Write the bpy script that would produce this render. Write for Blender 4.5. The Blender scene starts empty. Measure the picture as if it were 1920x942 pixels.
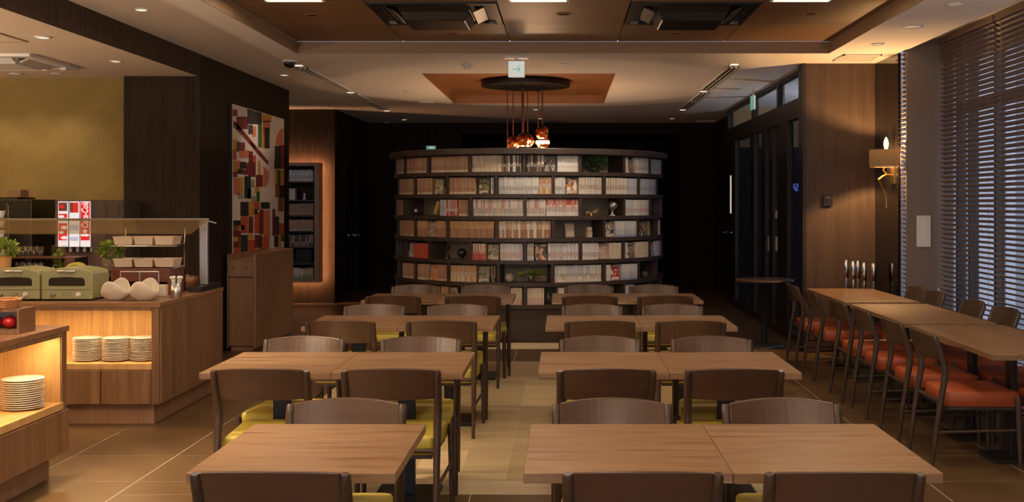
import bpy, math, random
from mathutils import Matrix, Vector, Euler
PI = math.pi
R = math.radians
random.seed(7)
S = bpy.context.scene
COL = S.collection

# ------------------------------------------------------------------ camera
H = 1.57            # eye height
F = 2040.0          # focal length in pixels of the 1920 px wide frame
cd = bpy.data.cameras.new('camera')
cd.sensor_width = 36.0
cd.lens = F / 1920 * 36
cd.shift_x = -98 / 1920
cd.shift_y = -90 / 1920
cd.clip_start = 0.05
cd.clip_end = 200
cam = bpy.data.objects.new('camera', cd)
COL.objects.link(cam)
cam.location = (0, 0, H)
cam.rotation_euler = (PI / 2, 0, 0)
S.camera = cam
# ------------------------------------------------------------------ world, exposure
W = bpy.data.worlds.new('world')
S.world = W
W.use_nodes = True
wn = W.node_tree.nodes
wn['Background'].inputs[0].default_value = (0.60, 0.68, 0.90, 1)
wn['Background'].inputs[1].default_value = 2.0
S.view_settings.view_transform = 'Standard'
S.view_settings.look = 'None'
S.view_settings.gamma = 1
S.view_settings.exposure = 0.0
S.view_settings.use_curve_mapping = False
# lamp powers
P_PANEL = 12.5       # square lamps in the timber ceiling tray
P_DOWN = 20.0        # small recessed downlights
P_NICHE = 6.5        # strip lamps in the buffet niches
WARM = (1.0, 0.79, 0.58)
AMBER = (1.0, 0.68, 0.34)


# ------------------------------------------------------------------ helpers
class MB:
    def __init__(self):
        self.v = []; self.f = []; self.m = []; self.s = []
        self.M = None

    def add(self, vs, fs, mat=0, smooth=False):
        n = len(self.v)
        if self.M is not None:
            vs = [tuple(self.M @ Vector(p)) for p in vs]
        self.v += [tuple(p) for p in vs]
        for f in fs:
            self.f.append(tuple(i + n for i in f))
            self.m.append(mat); self.s.append(smooth)

    def box(self, x0, x1, y0, y1, z0, z1, mat=0):
        x0, x1 = min(x0, x1), max(x0, x1)
        y0, y1 = min(y0, y1), max(y0, y1)
        z0, z1 = min(z0, z1), max(z0, z1)
        vs = [(x0, y0, z0), (x1, y0, z0), (x1, y1, z0), (x0, y1, z0),
              (x0, y0, z1), (x1, y0, z1), (x1, y1, z1), (x0, y1, z1)]
        fs = [(0, 3, 2, 1), (4, 5, 6, 7), (0, 1, 5, 4), (1, 2, 6, 5), (2, 3, 7, 6), (3, 0, 4, 7)]
        self.add(vs, fs, mat)
        return self

    def hexa(self, lo, hi, mat=0, smooth=False):
        """two rings of equal length joined, capped"""
        n = len(lo)
        vs = list(lo) + list(hi)
        fs = [tuple(reversed(range(n))), tuple(range(n, 2 * n))]
        for i in range(n):
            j = (i + 1) % n
            fs.append((i, j, n + j, n + i))
        self.add(vs, fs, mat, smooth)
        return self

    def lathe(self, prof, n=24, c=(0, 0, 0), mat=0, smooth=True, cap=True):
        vs = []; fs = []
        k = len(prof)
        for i in range(n):
            a = 2 * PI * i / n
            for r, z in prof:
                vs.append((c[0] + r * math.cos(a), c[1] + r * math.sin(a), c[2] + z))
        for i in range(n):
            j = (i + 1) % n
            for q in range(k - 1):
                fs.append((i * k + q, j * k + q, j * k + q + 1, i * k + q + 1))
        self.add(vs, fs, mat, smooth)
        if cap:
            b = []; t = []
            for i in range(n):
                a = 2 * PI * i / n
                b.append((c[0] + prof[0][0] * math.cos(a), c[1] + prof[0][0] * math.sin(a), c[2] + prof[0][1]))
                t.append((c[0] + prof[-1][0] * math.cos(a), c[1] + prof[-1][0] * math.sin(a), c[2] + prof[-1][1]))
            if prof[0][0] > 1e-5: self.add(b, [tuple(reversed(range(n)))], mat)
            if prof[-1][0] > 1e-5: self.add(t, [tuple(range(n))], mat)
        return self

    def tube(self, pts, rad, n=8, mat=0, sx=1.0):
        pts = [Vector(p) for p in pts]
        k = len(pts)
        rr = rad if isinstance(rad, (list, tuple)) else [rad] * k
        vs = []; fs = []
        up = None
        for i, p in enumerate(pts):
            d = (pts[min(i + 1, k - 1)] - pts[max(i - 1, 0)]).normalized()
            if up is None:
                up = Vector((0, 0, 1)) if abs(d.z) < 0.9 else Vector((1, 0, 0))
            a = d.cross(up)
            if a.length < 1e-4: a = d.cross(Vector((0, 1, 0)))
            a.normalize()
            b = a.cross(d).normalized()
            up = b
            for q in range(n):
                t = 2 * PI * q / n
                vs.append(p + a * (math.cos(t) * rr[i] * sx) + b * (math.sin(t) * rr[i]))
        for i in range(k - 1):
            for q in range(n):
                r2 = (q + 1) % n
                fs.append((i * n + q, i * n + r2, (i + 1) * n + r2, (i + 1) * n + q))
        self.add(vs, fs, mat, True)
        self.add(vs[:n], [tuple(range(n))], mat)
        self.add(vs[-n:], [tuple(reversed(range(n)))], mat)
        return self

    def sphere(self, c, r, n=16, k=10, mat=0, sc=(1, 1, 1)):
        prof = [(max(1e-4, r * math.sin(PI * i / k)), -r * math.cos(PI * i / k)) for i in range(k + 1)]
        M0 = self.M
        T = Matrix.Translation(c) @ Matrix.Diagonal((sc[0], sc[1], sc[2], 1))
        self.M = T if M0 is None else M0 @ T
        self.lathe(prof, n, (0, 0, 0), mat, True, False)
        self.M = M0
        return self

    def mesh(self, name, mats):
        me = bpy.data.meshes.new(name)
        me.from_pydata(self.v, [], self.f)
        for m in (mats if isinstance(mats, (list, tuple)) else [mats]):
            me.materials.append(m)
        me.polygons.foreach_set('material_index', self.m)
        me.polygons.foreach_set('use_smooth', self.s)
        me.update()
        return me

    def build(self, name, mats, parent=None, loc=None, rz=0, bevel=0):
        return link(name, self.mesh(name, mats), parent, loc, rz, bevel)


def link(name, me, parent=None, loc=None, rz=0, bevel=0):
    o = bpy.data.objects.new(name, me)
    COL.objects.link(o)
    if parent: o.parent = parent
    if loc: o.location = loc
    if rz: o.rotation_euler.z = rz
    if bevel:
        b = o.modifiers.new('bevel', 'BEVEL')
        b.width = bevel; b.segments = 2; b.limit_method = 'ANGLE'; b.angle_limit = R(50)
    return o


def tag(o, label=None, cat=None, group=None, kind=None):
    if label: o['label'] = label
    if cat: o['category'] = cat
    if group: o['group'] = group
    if kind: o['kind'] = kind
    return o


def thing(name, label, cat, loc=(0, 0, 0), rz=0, group=None):
    o = bpy.data.objects.new(name, None)
    COL.objects.link(o)
    o.location = loc
    o.rotation_euler.z = rz
    o.empty_display_size = 0.1
    return tag(o, label, cat, group)


def struct(name, mb, mats, parent=None, bevel=0, label=None):
    o = mb.build(name, mats, parent, bevel=bevel)
    if parent is None:
        o['kind'] = 'structure'
    if label: o['label'] = label
    return o


CH = {}


def copy_tree(o, parent=None):
    c = o.copy()
    COL.objects.link(c)
    if parent: c.parent = parent
    for ch in CH.get(o.name) or [k for k in bpy.data.objects if k.parent == o]:
        copy_tree(ch, c)
    return c


def cache(o):
    CH[o.name] = [k for k in bpy.data.objects if k.parent == o]
    for k in CH[o.name]: cache(k)


def area(name, parent, loc, size, power, col, rot=(0, 0, 0), size_y=None, spread=PI):
    l = bpy.data.lights.new(name, 'AREA')
    l.energy = power; l.color = col; l.size = size
    l.spread = spread
    if size_y:
        l.shape = 'RECTANGLE'; l.size_y = size_y
    o = bpy.data.objects.new(name, l)
    COL.objects.link(o)
    o.location = loc; o.rotation_euler = rot
    if parent: o.parent = parent
    return o


def spot(name, parent, loc, power, col, ang=100, blend=0.8, rot=(0, 0, 0), rad=0.03):
    l = bpy.data.lights.new(name, 'SPOT')
    l.energy = power; l.color = col
    l.spot_size = R(ang); l.spot_blend = blend; l.shadow_soft_size = rad
    o = bpy.data.objects.new(name, l)
    COL.objects.link(o)
    o.location = loc; o.rotation_euler = rot
    if parent: o.parent = parent
    return o


def point(name, parent, loc, power, col, rad=0.03):
    l = bpy.data.lights.new(name, 'POINT')
    l.energy = power; l.color = col; l.shadow_soft_size = rad
    o = bpy.data.objects.new(name, l)
    COL.objects.link(o)
    o.location = loc
    if parent: o.parent = parent
    return o


def at(px, py, Y):
    """point of the place seen at a pixel of the photograph, at depth Y"""
    return ((px - 1058) * Y / F, Y, H - (py - 381) * Y / F)


# ------------------------------------------------------------------ materials
def mat(name, col, rough=0.5, metal=0.0, var=0.0, emit=None, es=0, scale=20.0, bump=0.0, spec=0.5, coat=0.0, objvar=0.0):
    m = bpy.data.materials.new(name)
    m.use_nodes = True
    nt = m.node_tree
    b = nt.nodes['Principled BSDF']
    b.inputs['Base Color'].default_value = (*col, 1)
    b.inputs['Roughness'].default_value = rough
    b.inputs['Metallic'].default_value = metal
    b.inputs['Specular IOR Level'].default_value = spec
    b.inputs['Coat Weight'].default_value = coat
    if emit:
        b.inputs['Emission Color'].default_value = (*emit, 1)
        b.inputs['Emission Strength'].default_value = es
    if var or bump or objvar:
        tc = nt.nodes.new('ShaderNodeTexCoord')
        nz = nt.nodes.new('ShaderNodeTexNoise')
        nz.inputs['Scale'].default_value = scale
        nz.inputs['Detail'].default_value = 5
        nt.links.new(tc.outputs['Object'], nz.inputs['Vector'])
        mr = nt.nodes.new('ShaderNodeMapRange')
        mr.inputs[1].default_value = 0.3; mr.inputs[2].default_value = 0.7
        mr.inputs[3].default_value = 1 - var; mr.inputs[4].default_value = 1 + var
        nt.links.new(nz.outputs['Fac'], mr.inputs[0])
        out = mr.outputs[0]
        if objvar:
            oi = nt.nodes.new('ShaderNodeObjectInfo')
            m2 = nt.nodes.new('ShaderNodeMapRange')
            m2.inputs[3].default_value = 1 - objvar; m2.inputs[4].default_value = 1 + objvar
            nt.links.new(oi.outputs['Random'], m2.inputs[0])
            mu = nt.nodes.new('ShaderNodeMath'); mu.operation = 'MULTIPLY'
            nt.links.new(out, mu.inputs[0]); nt.links.new(m2.outputs[0], mu.inputs[1])
            out = mu.outputs[0]
        vm = nt.nodes.new('ShaderNodeVectorMath'); vm.operation = 'SCALE'
        vm.inputs[0].default_value = col
        nt.links.new(out, vm.inputs['Scale'])
        nt.links.new(vm.outputs[0], b.inputs['Base Color'])
        if bump:
            bp = nt.nodes.new('ShaderNodeBump')
            bp.inputs['Strength'].default_value = bump
            bp.inputs['Distance'].default_value = 0.01
            nt.links.new(nz.outputs['Fac'], bp.inputs['Height'])
            nt.links.new(bp.outputs[0], b.inputs['Normal'])
    return m


def wood(name, c1, c2, grain='X', rough=0.4, fine=1.0, stave=0.0, objvar=0.0, bump=0.05, coat=0.0, spec=0.5):
    """streaky grain along an axis, in object coordinates"""
    m = bpy.data.materials.new(name)
    m.use_nodes = True
    nt = m.node_tree
    L = nt.links.new
    b = nt.nodes['Principled BSDF']
    b.inputs['Roughness'].default_value = rough
    b.inputs['Coat Weight'].default_value = coat
    b.inputs['Specular IOR Level'].default_value = spec
    tc = nt.nodes.new('ShaderNodeTexCoord')
    oi = nt.nodes.new('ShaderNodeObjectInfo')
    ad = nt.nodes.new('ShaderNodeVectorMath'); ad.operation = 'MULTIPLY_ADD'
    cb = nt.nodes.new('ShaderNodeCombineXYZ')
    for i in range(3): L(oi.outputs['Random'], cb.inputs[i])
    L(cb.outputs[0], ad.inputs[0]); ad.inputs[1].default_value = (13.0, 7.0, 5.0)
    L(tc.outputs['Object'], ad.inputs[2])
    mp = nt.nodes.new('ShaderNodeMapping')
    long_, across = 0.9 * fine, 14.0 * fine
    mp.inputs['Scale'].default_value = {'X': (long_, across, across), 'Y': (across, long_, across), 'Z': (across, across, long_)}[grain]
    L(ad.outputs[0], mp.inputs[0])
    n1 = nt.nodes.new('ShaderNodeTexNoise'); n1.inputs['Scale'].default_value = 1.0; n1.inputs['Detail'].default_value = 7
    n1.inputs['Roughness'].default_value = 0.65; n1.inputs['Distortion'].default_value = 0.35
    L(mp.outputs[0], n1.inputs['Vector'])
    mp2 = nt.nodes.new('ShaderNodeMapping')
    mp2.inputs['Scale'].default_value = {'X': (3 * fine, 90 * fine, 90 * fine), 'Y': (90 * fine, 3 * fine, 90 * fine), 'Z': (90 * fine, 90 * fine, 3 * fine)}[grain]
    L(ad.outputs[0], mp2.inputs[0])
    n2 = nt.nodes.new('ShaderNodeTexNoise'); n2.inputs['Scale'].default_value = 1.0; n2.inputs['Detail'].default_value = 3
    L(mp2.outputs[0], n2.inputs['Vector'])
    mx = nt.nodes.new('ShaderNodeMath'); mx.operation = 'MULTIPLY_ADD'
    L(n2.outputs['Fac'], mx.inputs[0]); mx.inputs[1].default_value = 0.45
    L(n1.outputs['Fac'], mx.inputs[2])
    fac = mx.outputs[0]
    if stave:
        sx = nt.nodes.new('ShaderNodeSeparateXYZ')
        L(tc.outputs['Object'], sx.inputs[0])
        dv = nt.nodes.new('ShaderNodeMath'); dv.operation = 'DIVIDE'
        L(sx.outputs[{'X': 1, 'Y': 0, 'Z': 0}[grain]], dv.inputs[0]); dv.inputs[1].default_value = stave
        fl = nt.nodes.new('ShaderNodeMath'); fl.operation = 'FLOOR'
        L(dv.outputs[0], fl.inputs[0])
        a2 = nt.nodes.new('ShaderNodeMath'); a2.operation = 'MULTIPLY_ADD'
        L(oi.outputs['Random'], a2.inputs[0]); a2.inputs[1].default_value = 91.7; L(fl.outputs[0], a2.inputs[2])
        wnz = nt.nodes.new('ShaderNodeTexWhiteNoise'); wnz.noise_dimensions = '1D'
        L(a2.outputs[0], wnz.inputs['W'])
        m3 = nt.nodes.new('ShaderNodeMath'); m3.operation = 'MULTIPLY_ADD'
        L(wnz.outputs['Value'], m3.inputs[0]); m3.inputs[1].default_value = 0.16
        L(fac, m3.inputs[2])
        s2 = nt.nodes.new('ShaderNodeMath'); s2.operation = 'SUBTRACT'
        L(m3.outputs[0], s2.inputs[0]); s2.inputs[1].default_value = 0.08
        fac = s2.outputs[0]
        # pale joint line between staves
        fr_ = nt.nodes.new('ShaderNodeMath'); fr_.operation = 'FRACT'
        L(dv.outputs[0], fr_.inputs[0])
        lt = nt.nodes.new('ShaderNodeMath'); lt.operation = 'LESS_THAN'
        L(fr_.outputs[0], lt.inputs[0]); lt.inputs[1].default_value = 0.03
        ma = nt.nodes.new('ShaderNodeMath'); ma.operation = 'MULTIPLY_ADD'
        L(lt.outputs[0], ma.inputs[0]); ma.inputs[1].default_value = 0.14; L(fac, ma.inputs[2])
        fac = ma.outputs[0]
    rp = nt.nodes.new('ShaderNodeValToRGB')
    rp.color_ramp.elements[0].position = 0.52; rp.color_ramp.elements[0].color = (*c1, 1)
    rp.color_ramp.elements[1].position = 0.90; rp.color_ramp.elements[1].color = (*c2, 1)
    L(fac, rp.inputs[0])
    out = rp.outputs[0]
    if objvar:
        m2 = nt.nodes.new('ShaderNodeMapRange')
        m2.inputs[3].default_value = 1 - objvar; m2.inputs[4].default_value = 1 + objvar
        L(oi.outputs['Random'], m2.inputs[0])
        vm = nt.nodes.new('ShaderNodeVectorMath'); vm.operation = 'SCALE'
        L(out, vm.inputs[0]); L(m2.outputs[0], vm.inputs['Scale'])
        out = vm.outputs[0]
    L(out, b.inputs['Base Color'])
    if bump:
        bp = nt.nodes.new('ShaderNodeBump'); bp.inputs['Strength'].default_value = bump; bp.inputs['Distance'].default_value = 0.004
        L(fac, bp.inputs['Height']); L(bp.outputs[0], b.inputs['Normal'])
    return m


def glassm(name, col=(1, 1, 1), rough=0.0, thin=True, ior=1.45, refl_veil=None):
    m = bpy.data.materials.new(name)
    m.use_nodes = True
    nt = m.node_tree
    b = nt.nodes['Principled BSDF']
    if thin:
        # a thin pane: clear body with mirror reflection by angle
        nt.nodes.remove(b)
        tr = nt.nodes.new('ShaderNodeBsdfTransparent'); tr.inputs[0].default_value = (*col, 1)
        gl = nt.nodes.new('ShaderNodeBsdfGlossy'); gl.inputs['Roughness'].default_value = rough
        fr = nt.nodes.new('ShaderNodeFresnel'); fr.inputs[0].default_value = ior
        mx = nt.nodes.new('ShaderNodeMixShader')
        ge = nt.nodes.new('ShaderNodeNewGeometry')          # the pane's inner faces only pass light on
        iv = nt.nodes.new('ShaderNodeMath'); iv.operation = 'SUBTRACT'; iv.inputs[0].default_value = 1.0
        nt.links.new(ge.outputs['Backfacing'], iv.inputs[1])
        mu = nt.nodes.new('ShaderNodeMath'); mu.operation = 'MULTIPLY'
        nt.links.new(fr.outputs[0], mu.inputs[0]); nt.links.new(iv.outputs[0], mu.inputs[1])
        nt.links.new(mu.outputs[0], mx.inputs[0]); nt.links.new(tr.outputs[0], mx.inputs[1]); nt.links.new(gl.outputs[0], mx.inputs[2])
        if refl_veil:             # tan haze mixed in as colour, standing in for the reflected warm ceiling
            df = nt.nodes.new('ShaderNodeBsdfTranslucent'); df.inputs[0].default_value = (*refl_veil[1], 1)
            d2 = nt.nodes.new('ShaderNodeBsdfDiffuse'); d2.inputs[0].default_value = (*refl_veil[1], 1)
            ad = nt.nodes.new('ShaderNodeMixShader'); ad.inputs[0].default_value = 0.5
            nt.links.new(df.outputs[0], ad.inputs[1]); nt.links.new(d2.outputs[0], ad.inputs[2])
            m2 = nt.nodes.new('ShaderNodeMixShader'); m2.inputs[0].default_value = refl_veil[0]
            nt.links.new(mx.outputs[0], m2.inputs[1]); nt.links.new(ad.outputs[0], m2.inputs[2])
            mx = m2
        nt.links.new(mx.outputs[0], nt.nodes['Material Output'].inputs[0])
    else:
        b.inputs['Base Color'].default_value = (*col, 1)
        b.inputs['Roughness'].default_value = rough
        b.inputs['Transmission Weight'].default_value = 1.0
        b.inputs['IOR'].default_value = ior
    return m


def letters(name, base, ink, scale=1.0, thr=0.52):
    """printed marks too small to read: a broken pattern of ink on the base colour"""
    m = bpy.data.materials.new(name)
    m.use_nodes = True
    nt = m.node_tree
    L = nt.links.new
    b = nt.nodes['Principled BSDF']
    b.inputs['Roughness'].default_value = 0.45
    tc = nt.nodes.new('ShaderNodeTexCoord')
    oi = nt.nodes.new('ShaderNodeObjectInfo')
    ad = nt.nodes.new('ShaderNodeVectorMath'); ad.operation = 'ADD'
    cb = nt.nodes.new('ShaderNodeCombineXYZ'); L(oi.outputs['Random'], cb.inputs[0]); L(oi.outputs['Random'], cb.inputs[2])
    L(tc.outputs['Object'], ad.inputs[0]); L(cb.outputs[0], ad.inputs[1])
    nz = nt.nodes.new('ShaderNodeTexNoise'); nz.inputs['Scale'].default_value = 130 * scale; nz.inputs['Detail'].default_value = 2
    L(ad.outputs[0], nz.inputs['Vector'])
    rp = nt.nodes.new('ShaderNodeValToRGB'); rp.color_ramp.interpolation = 'CONSTANT'
    rp.color_ramp.elements[0].color = (*base, 1); rp.color_ramp.elements[1].position = thr; rp.color_ramp.elements[1].color = (*ink, 1)
    L(nz.outputs['Fac'], rp.inputs[0]); L(rp.outputs[0], b.inputs['Base Color'])
    return m


def table_wood(name, grain='X', base=(0.262, 0.150, 0.070), streak=(0.155, 0.060, 0.021), pale=(0.44, 0.31, 0.185)):
    m = bpy.data.materials.new(name)
    m.use_nodes = True
    nt = m.node_tree
    L = nt.links.new
    b = nt.nodes['Principled BSDF']
    b.inputs['Roughness'].default_value = 0.33
    tc = nt.nodes.new('ShaderNodeTexCoord'); oi = nt.nodes.new('ShaderNodeObjectInfo')
    cb = nt.nodes.new('ShaderNodeCombineXYZ')
    for i in range(3): L(oi.outputs['Random'], cb.inputs[i])
    ad = nt.nodes.new('ShaderNodeVectorMath'); ad.operation = 'MULTIPLY_ADD'
    L(cb.outputs[0], ad.inputs[0]); ad.inputs[1].default_value = (17.0, 9.0, 5.0); L(tc.outputs['Object'], ad.inputs[2])

    def nz(lo, ac, det, dist=0.4):
        mp = nt.nodes.new('ShaderNodeMapping')
        mp.inputs['Scale'].default_value = (lo, ac, ac) if grain == 'X' else (ac, lo, ac)
        L(ad.outputs[0], mp.inputs[0])
        n = nt.nodes.new('ShaderNodeTexNoise'); n.inputs['Scale'].default_value = 1.0; n.inputs['Detail'].default_value = det
        n.inputs['Roughness'].default_value = 0.6; n.inputs['Distortion'].default_value = dist
        L(mp.outputs[0], n.inputs['Vector'])
        return n.outputs['Fac']

    def ramp(fac, a, c):
        r = nt.nodes.new('ShaderNodeMapRange'); r.inputs[1].default_value = a; r.inputs[2].default_value = c
        L(fac, r.inputs[0]); return r.outputs[0]

    def mix(fac, c1, c2):
        x = nt.nodes.new('ShaderNodeMix'); x.data_type = 'RGBA'
        L(fac, x.inputs[0])
        for s_, c in ((6, c1), (7, c2)):
            if isinstance(c, tuple): x.inputs[s_].default_value = (*c, 1)
            else: L(c, x.inputs[s_])
        return x.outputs[2]
    broad = ramp(nz(0.7, 7, 3), 0.3, 0.7)
    c0 = mix(broad, tuple(v * 0.90 for v in base), tuple(v * 1.08 for v in base))
    s1 = ramp(nz(2.2, 34, 6, 0.8), 0.50, 0.66)
    c1 = mix(s1, c0, streak)
    s2 = ramp(nz(1.1, 60, 2, 0.2), 0.63, 0.70)
    c2 = mix(s2, c1, pale)
    L(c2, b.inputs['Base Color'])
    return m


M = {}
M['ceil'] = mat('white ceiling paint', (0.86, 0.82, 0.77), 0.9)
M['soffit'] = mat('cream soffit paint', (0.80, 0.68, 0.54), 0.9)
M['tray'] = wood('brown ceiling timber', (0.19, 0.108, 0.052), (0.25, 0.145, 0.072), 'X', 0.45, 0.6, objvar=0.10)
M['trayedge'] = wood('light brown tray edge', (0.28, 0.175, 0.09), (0.34, 0.22, 0.118), 'X', 0.5, 0.6)
M['tray2'] = wood('orange ceiling timber', (0.26, 0.112, 0.042), (0.32, 0.145, 0.056), 'X', 0.5, 0.6)
M['wenge'] = wood('dark wenge wall panel', (0.021, 0.0135, 0.009), (0.045, 0.029, 0.0185), 'Z', 0.6, 1.2, spec=0.12)
M['beam_lit'] = wood('beam timber', (0.040, 0.026, 0.017), (0.078, 0.052, 0.034), 'Z', 0.6, 1.2, spec=0.12)  # wenge lightened in colour for light bounced off the floor
M['black_wood'] = wood('near black back wall', (0.012, 0.008, 0.006), (0.028, 0.018, 0.012), 'Z', 0.6, 1.2, spec=0.15)
M['wall_wood'] = wood('brown wall veneer', (0.046, 0.027, 0.016), (0.078, 0.046, 0.027), 'Z', 0.5, 1.0)
M['buffet'] = wood('buffet counter laminate', (0.15, 0.075, 0.034), (0.28, 0.148, 0.068), 'Z', 0.42, 1.0)
M['buffet_top'] = wood('buffet worktop', (0.20, 0.095, 0.045), (0.34, 0.175, 0.085), 'X', 0.35, 0.8)
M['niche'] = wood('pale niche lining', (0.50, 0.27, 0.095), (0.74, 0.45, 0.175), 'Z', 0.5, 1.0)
M['desk'] = wood('host desk laminate', (0.25, 0.135, 0.073), (0.37, 0.21, 0.118), 'Z', 0.45, 1.0)
M['table'] = table_wood('table oak')
M['table_y'] = table_wood('window table oak', 'Y', (0.255, 0.150, 0.074), (0.165, 0.078, 0.033), (0.36, 0.25, 0.15))
M['chair'] = wood('chair walnut', (0.072, 0.036, 0.0185), (0.096, 0.049, 0.0255), 'X', 0.30, 0.6, bump=0.02, coat=0.10)
M['chair_leg'] = wood('chair leg walnut', (0.046, 0.025, 0.015), (0.068, 0.038, 0.022), 'Z', 0.35, 1.2, bump=0.02)
M['chair_dark'] = wood('dark chair wood', (0.040, 0.024, 0.016), (0.062, 0.038, 0.025), 'Y', 0.32, 0.8, bump=0.02)  # darker brown wood, deepened with the shade of the window side
M['chair_dark_leg'] = wood('dark chair leg', (0.042, 0.026, 0.017), (0.066, 0.041, 0.027), 'Z', 0.35, 1.0, bump=0.02)
M['yellow'] = mat('mustard seat vinyl', (0.52, 0.41, 0.055), 0.45, var=0.06, scale=60, bump=0.03)
M['orange'] = mat('orange seat vinyl', (0.40, 0.085, 0.026), 0.42, var=0.06, scale=60, bump=0.03)
M['steel_black'] = mat('black steel', (0.012, 0.011, 0.010), 0.4)
M['chrome'] = mat('chrome', (0.75, 0.74, 0.72), 0.18, 1.0)
M['steel'] = mat('brushed steel', (0.55, 0.53, 0.50), 0.33, 1.0)
M['tile'] = mat('brown floor tile', (0.128, 0.076, 0.034), 0.28, var=0.18, scale=3.2, objvar=0.10)
M['grout'] = mat('pale grout', (0.74, 0.66, 0.52), 0.7)
M['plank'] = wood('pale floor plank', (0.54, 0.40, 0.205), (0.68, 0.52, 0.285), 'X', 0.36, 0.8, objvar=0.22)
M['border'] = wood('cream border plank', (0.62, 0.49, 0.30), (0.72, 0.58, 0.37), 'X', 0.38, 0.8, objvar=0.10)
M['plaster'] = mat('ochre trowelled plaster', (0.285, 0.200, 0.053), 0.75, var=0.10, scale=5, bump=0.5)
M['shelf'] = wood('dark bookcase wood', (0.034, 0.022, 0.015), (0.060, 0.039, 0.027), 'X', 0.45, 1.0)
M['shelf_back'] = mat('bookcase back panel', (0.27, 0.215, 0.145), 0.6, var=0.05)
M['white'] = mat('white ceramic', (0.80, 0.77, 0.70), 0.22)
M['bowl'] = mat('ivory ceramic', (0.72, 0.64, 0.50), 0.3)
M['plastic_white'] = mat('white plastic', (0.72, 0.70, 0.66), 0.45)
M['black'] = mat('black plastic', (0.012, 0.012, 0.012), 0.35)
M['black_gloss'] = mat('black gloss panel', (0.008, 0.007, 0.006), 0.05, spec=0.8)
M['mirror'] = mat('smoked mirror', (0.30, 0.27, 0.25), 0.03, 1.0)
M['fabric'] = mat('grey brown wall cloth', (0.20, 0.155, 0.125), 0.8, var=0.08, scale=120, bump=0.1)
M['slat'] = mat('brown timber blind slat', (0.26, 0.185, 0.145), 0.5, var=0.05)
M['frame'] = mat('dark window frame', (0.018, 0.014, 0.013), 0.4)
M['glass'] = glassm('clear pane', (0.95, 0.97, 0.98))
M['glass_dark'] = glassm('tinted door pane', (0.62, 0.64, 0.68))
M['glassware'] = glassm('glassware', (0.93, 0.93, 0.91), ior=1.9)
M['copper'] = mat('copper mirror globe', (0.72, 0.22, 0.085), 0.16, 1.0)
M['toaster'] = mat('sage green enamel', (0.33, 0.33, 0.165), 0.32)
M['toaster_dark'] = mat('toaster window glass', (0.03, 0.028, 0.02), 0.08)
M['terra'] = mat('ochre terracotta', (0.55, 0.27, 0.08), 0.7, var=0.08)
M['soil'] = mat('potting soil', (0.03, 0.02, 0.012), 0.9)
M['leaf'] = mat('bright green leaf', (0.30, 0.40, 0.055), 0.5, var=0.25, scale=30)
M['leaf_dark'] = mat('dark green leaf', (0.075, 0.13, 0.045), 0.5, var=0.3, scale=30)
M['lime'] = mat('lime skin', (0.22, 0.30, 0.035), 0.4, var=0.12, scale=40)
M['banana'] = mat('banana skin', (0.58, 0.50, 0.08), 0.45, var=0.08)
M['red'] = mat('red tomato skin', (0.50, 0.018, 0.022), 0.25)
M['wicker'] = mat('copper wicker', (0.50, 0.22, 0.07), 0.45, var=0.25, scale=90)
M['brown_box'] = wood('reddish brown box', (0.12, 0.035, 0.018), (0.18, 0.058, 0.03), 'X', 0.4, 1.0)
M['wood_bowl'] = wood('turned wooden bowl', (0.22, 0.075, 0.025), (0.33, 0.13, 0.045), 'X', 0.35, 1.5)
M['pan'] = mat('cream melamine', (0.72, 0.58, 0.42), 0.35)
M['mosaic'] = letters('mosaic pot', (0.16, 0.10, 0.06), (0.62, 0.56, 0.48), 0.6, 0.58)
M['purple'] = mat('plum steel front', (0.13, 0.075, 0.07), 0.35)
M['machine'] = wood('brushed dark machine side', (0.055, 0.036, 0.028), (0.12, 0.085, 0.066), 'Z', 0.3, 2.0)
M['coffee'] = mat('black machine body', (0.012, 0.011, 0.006), 0.3)
M['cardboard'] = mat('brown card box', (0.30, 0.16, 0.075), 0.7)
M['shade'] = mat('tan lamp shade cloth', (0.20, 0.11, 0.045), 0.8, emit=(1.0, 0.50, 0.16), es=0.10)
M['bulb_low'] = mat('dim bulb', (1, 0.8, 0.5), 0.3, emit=(1.0, 0.62, 0.30), es=1.6)
M['bulb_band'] = mat('lit band', (1, 0.8, 0.5), 0.3, emit=(1.0, 0.66, 0.42), es=1.5)
M['bulb'] = mat('lit bulb', (1, 0.8, 0.5), 0.3, emit=(1.0, 0.62, 0.25), es=9.0)
M['clip'] = mat('dull metal clip', (0.16, 0.155, 0.15), 0.5)
M['glow_white'] = mat('white lit lens', (1, 1, 1), 0.4, emit=(1.0, 0.88, 0.72), es=1.1)
M['lens_off'] = mat('dim lens', (0.75, 0.72, 0.66), 0.4, emit=(1.0, 0.86, 0.68), es=0.12)
M['halo'] = mat('warm halo strip', (1, 1, 1), 0.4, emit=(1.0, 0.46, 0.20), es=130)
M['slit'] = mat('lit slit pane', (1, 1, 1), 0.4, emit=(1.0, 0.80, 0.58), es=0.55)
M['sign_white'] = mat('lit sign face', (0.9, 0.95, 0.93), 0.4, emit=(0.86, 1.0, 0.96), es=0.36)
M['sign_green'] = mat('lit green print', (0.1, 0.5, 0.35), 0.4, emit=(0.30, 0.78, 0.60), es=0.30)
M['neon'] = mat('blue neon letters', (0.2, 0.25, 0.9), 0.4, emit=(0.20, 0.26, 1.0), es=0.9)
M['vest_ceil'] = mat('vestibule ceiling', (0.80, 0.80, 0.84), 0.9)
M['tan_paint'] = mat('tan paint', (0.50, 0.34, 0.18), 0.9)
M['dark_paint'] = mat('dark paint', (0.035, 0.035, 0.04), 0.8)
M['asphalt'] = mat('street paving', (0.30, 0.29, 0.28), 0.8, var=0.2)
M['facade_grey'] = mat('grey facade', (0.42, 0.42, 0.44), 0.8, var=0.05)
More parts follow.
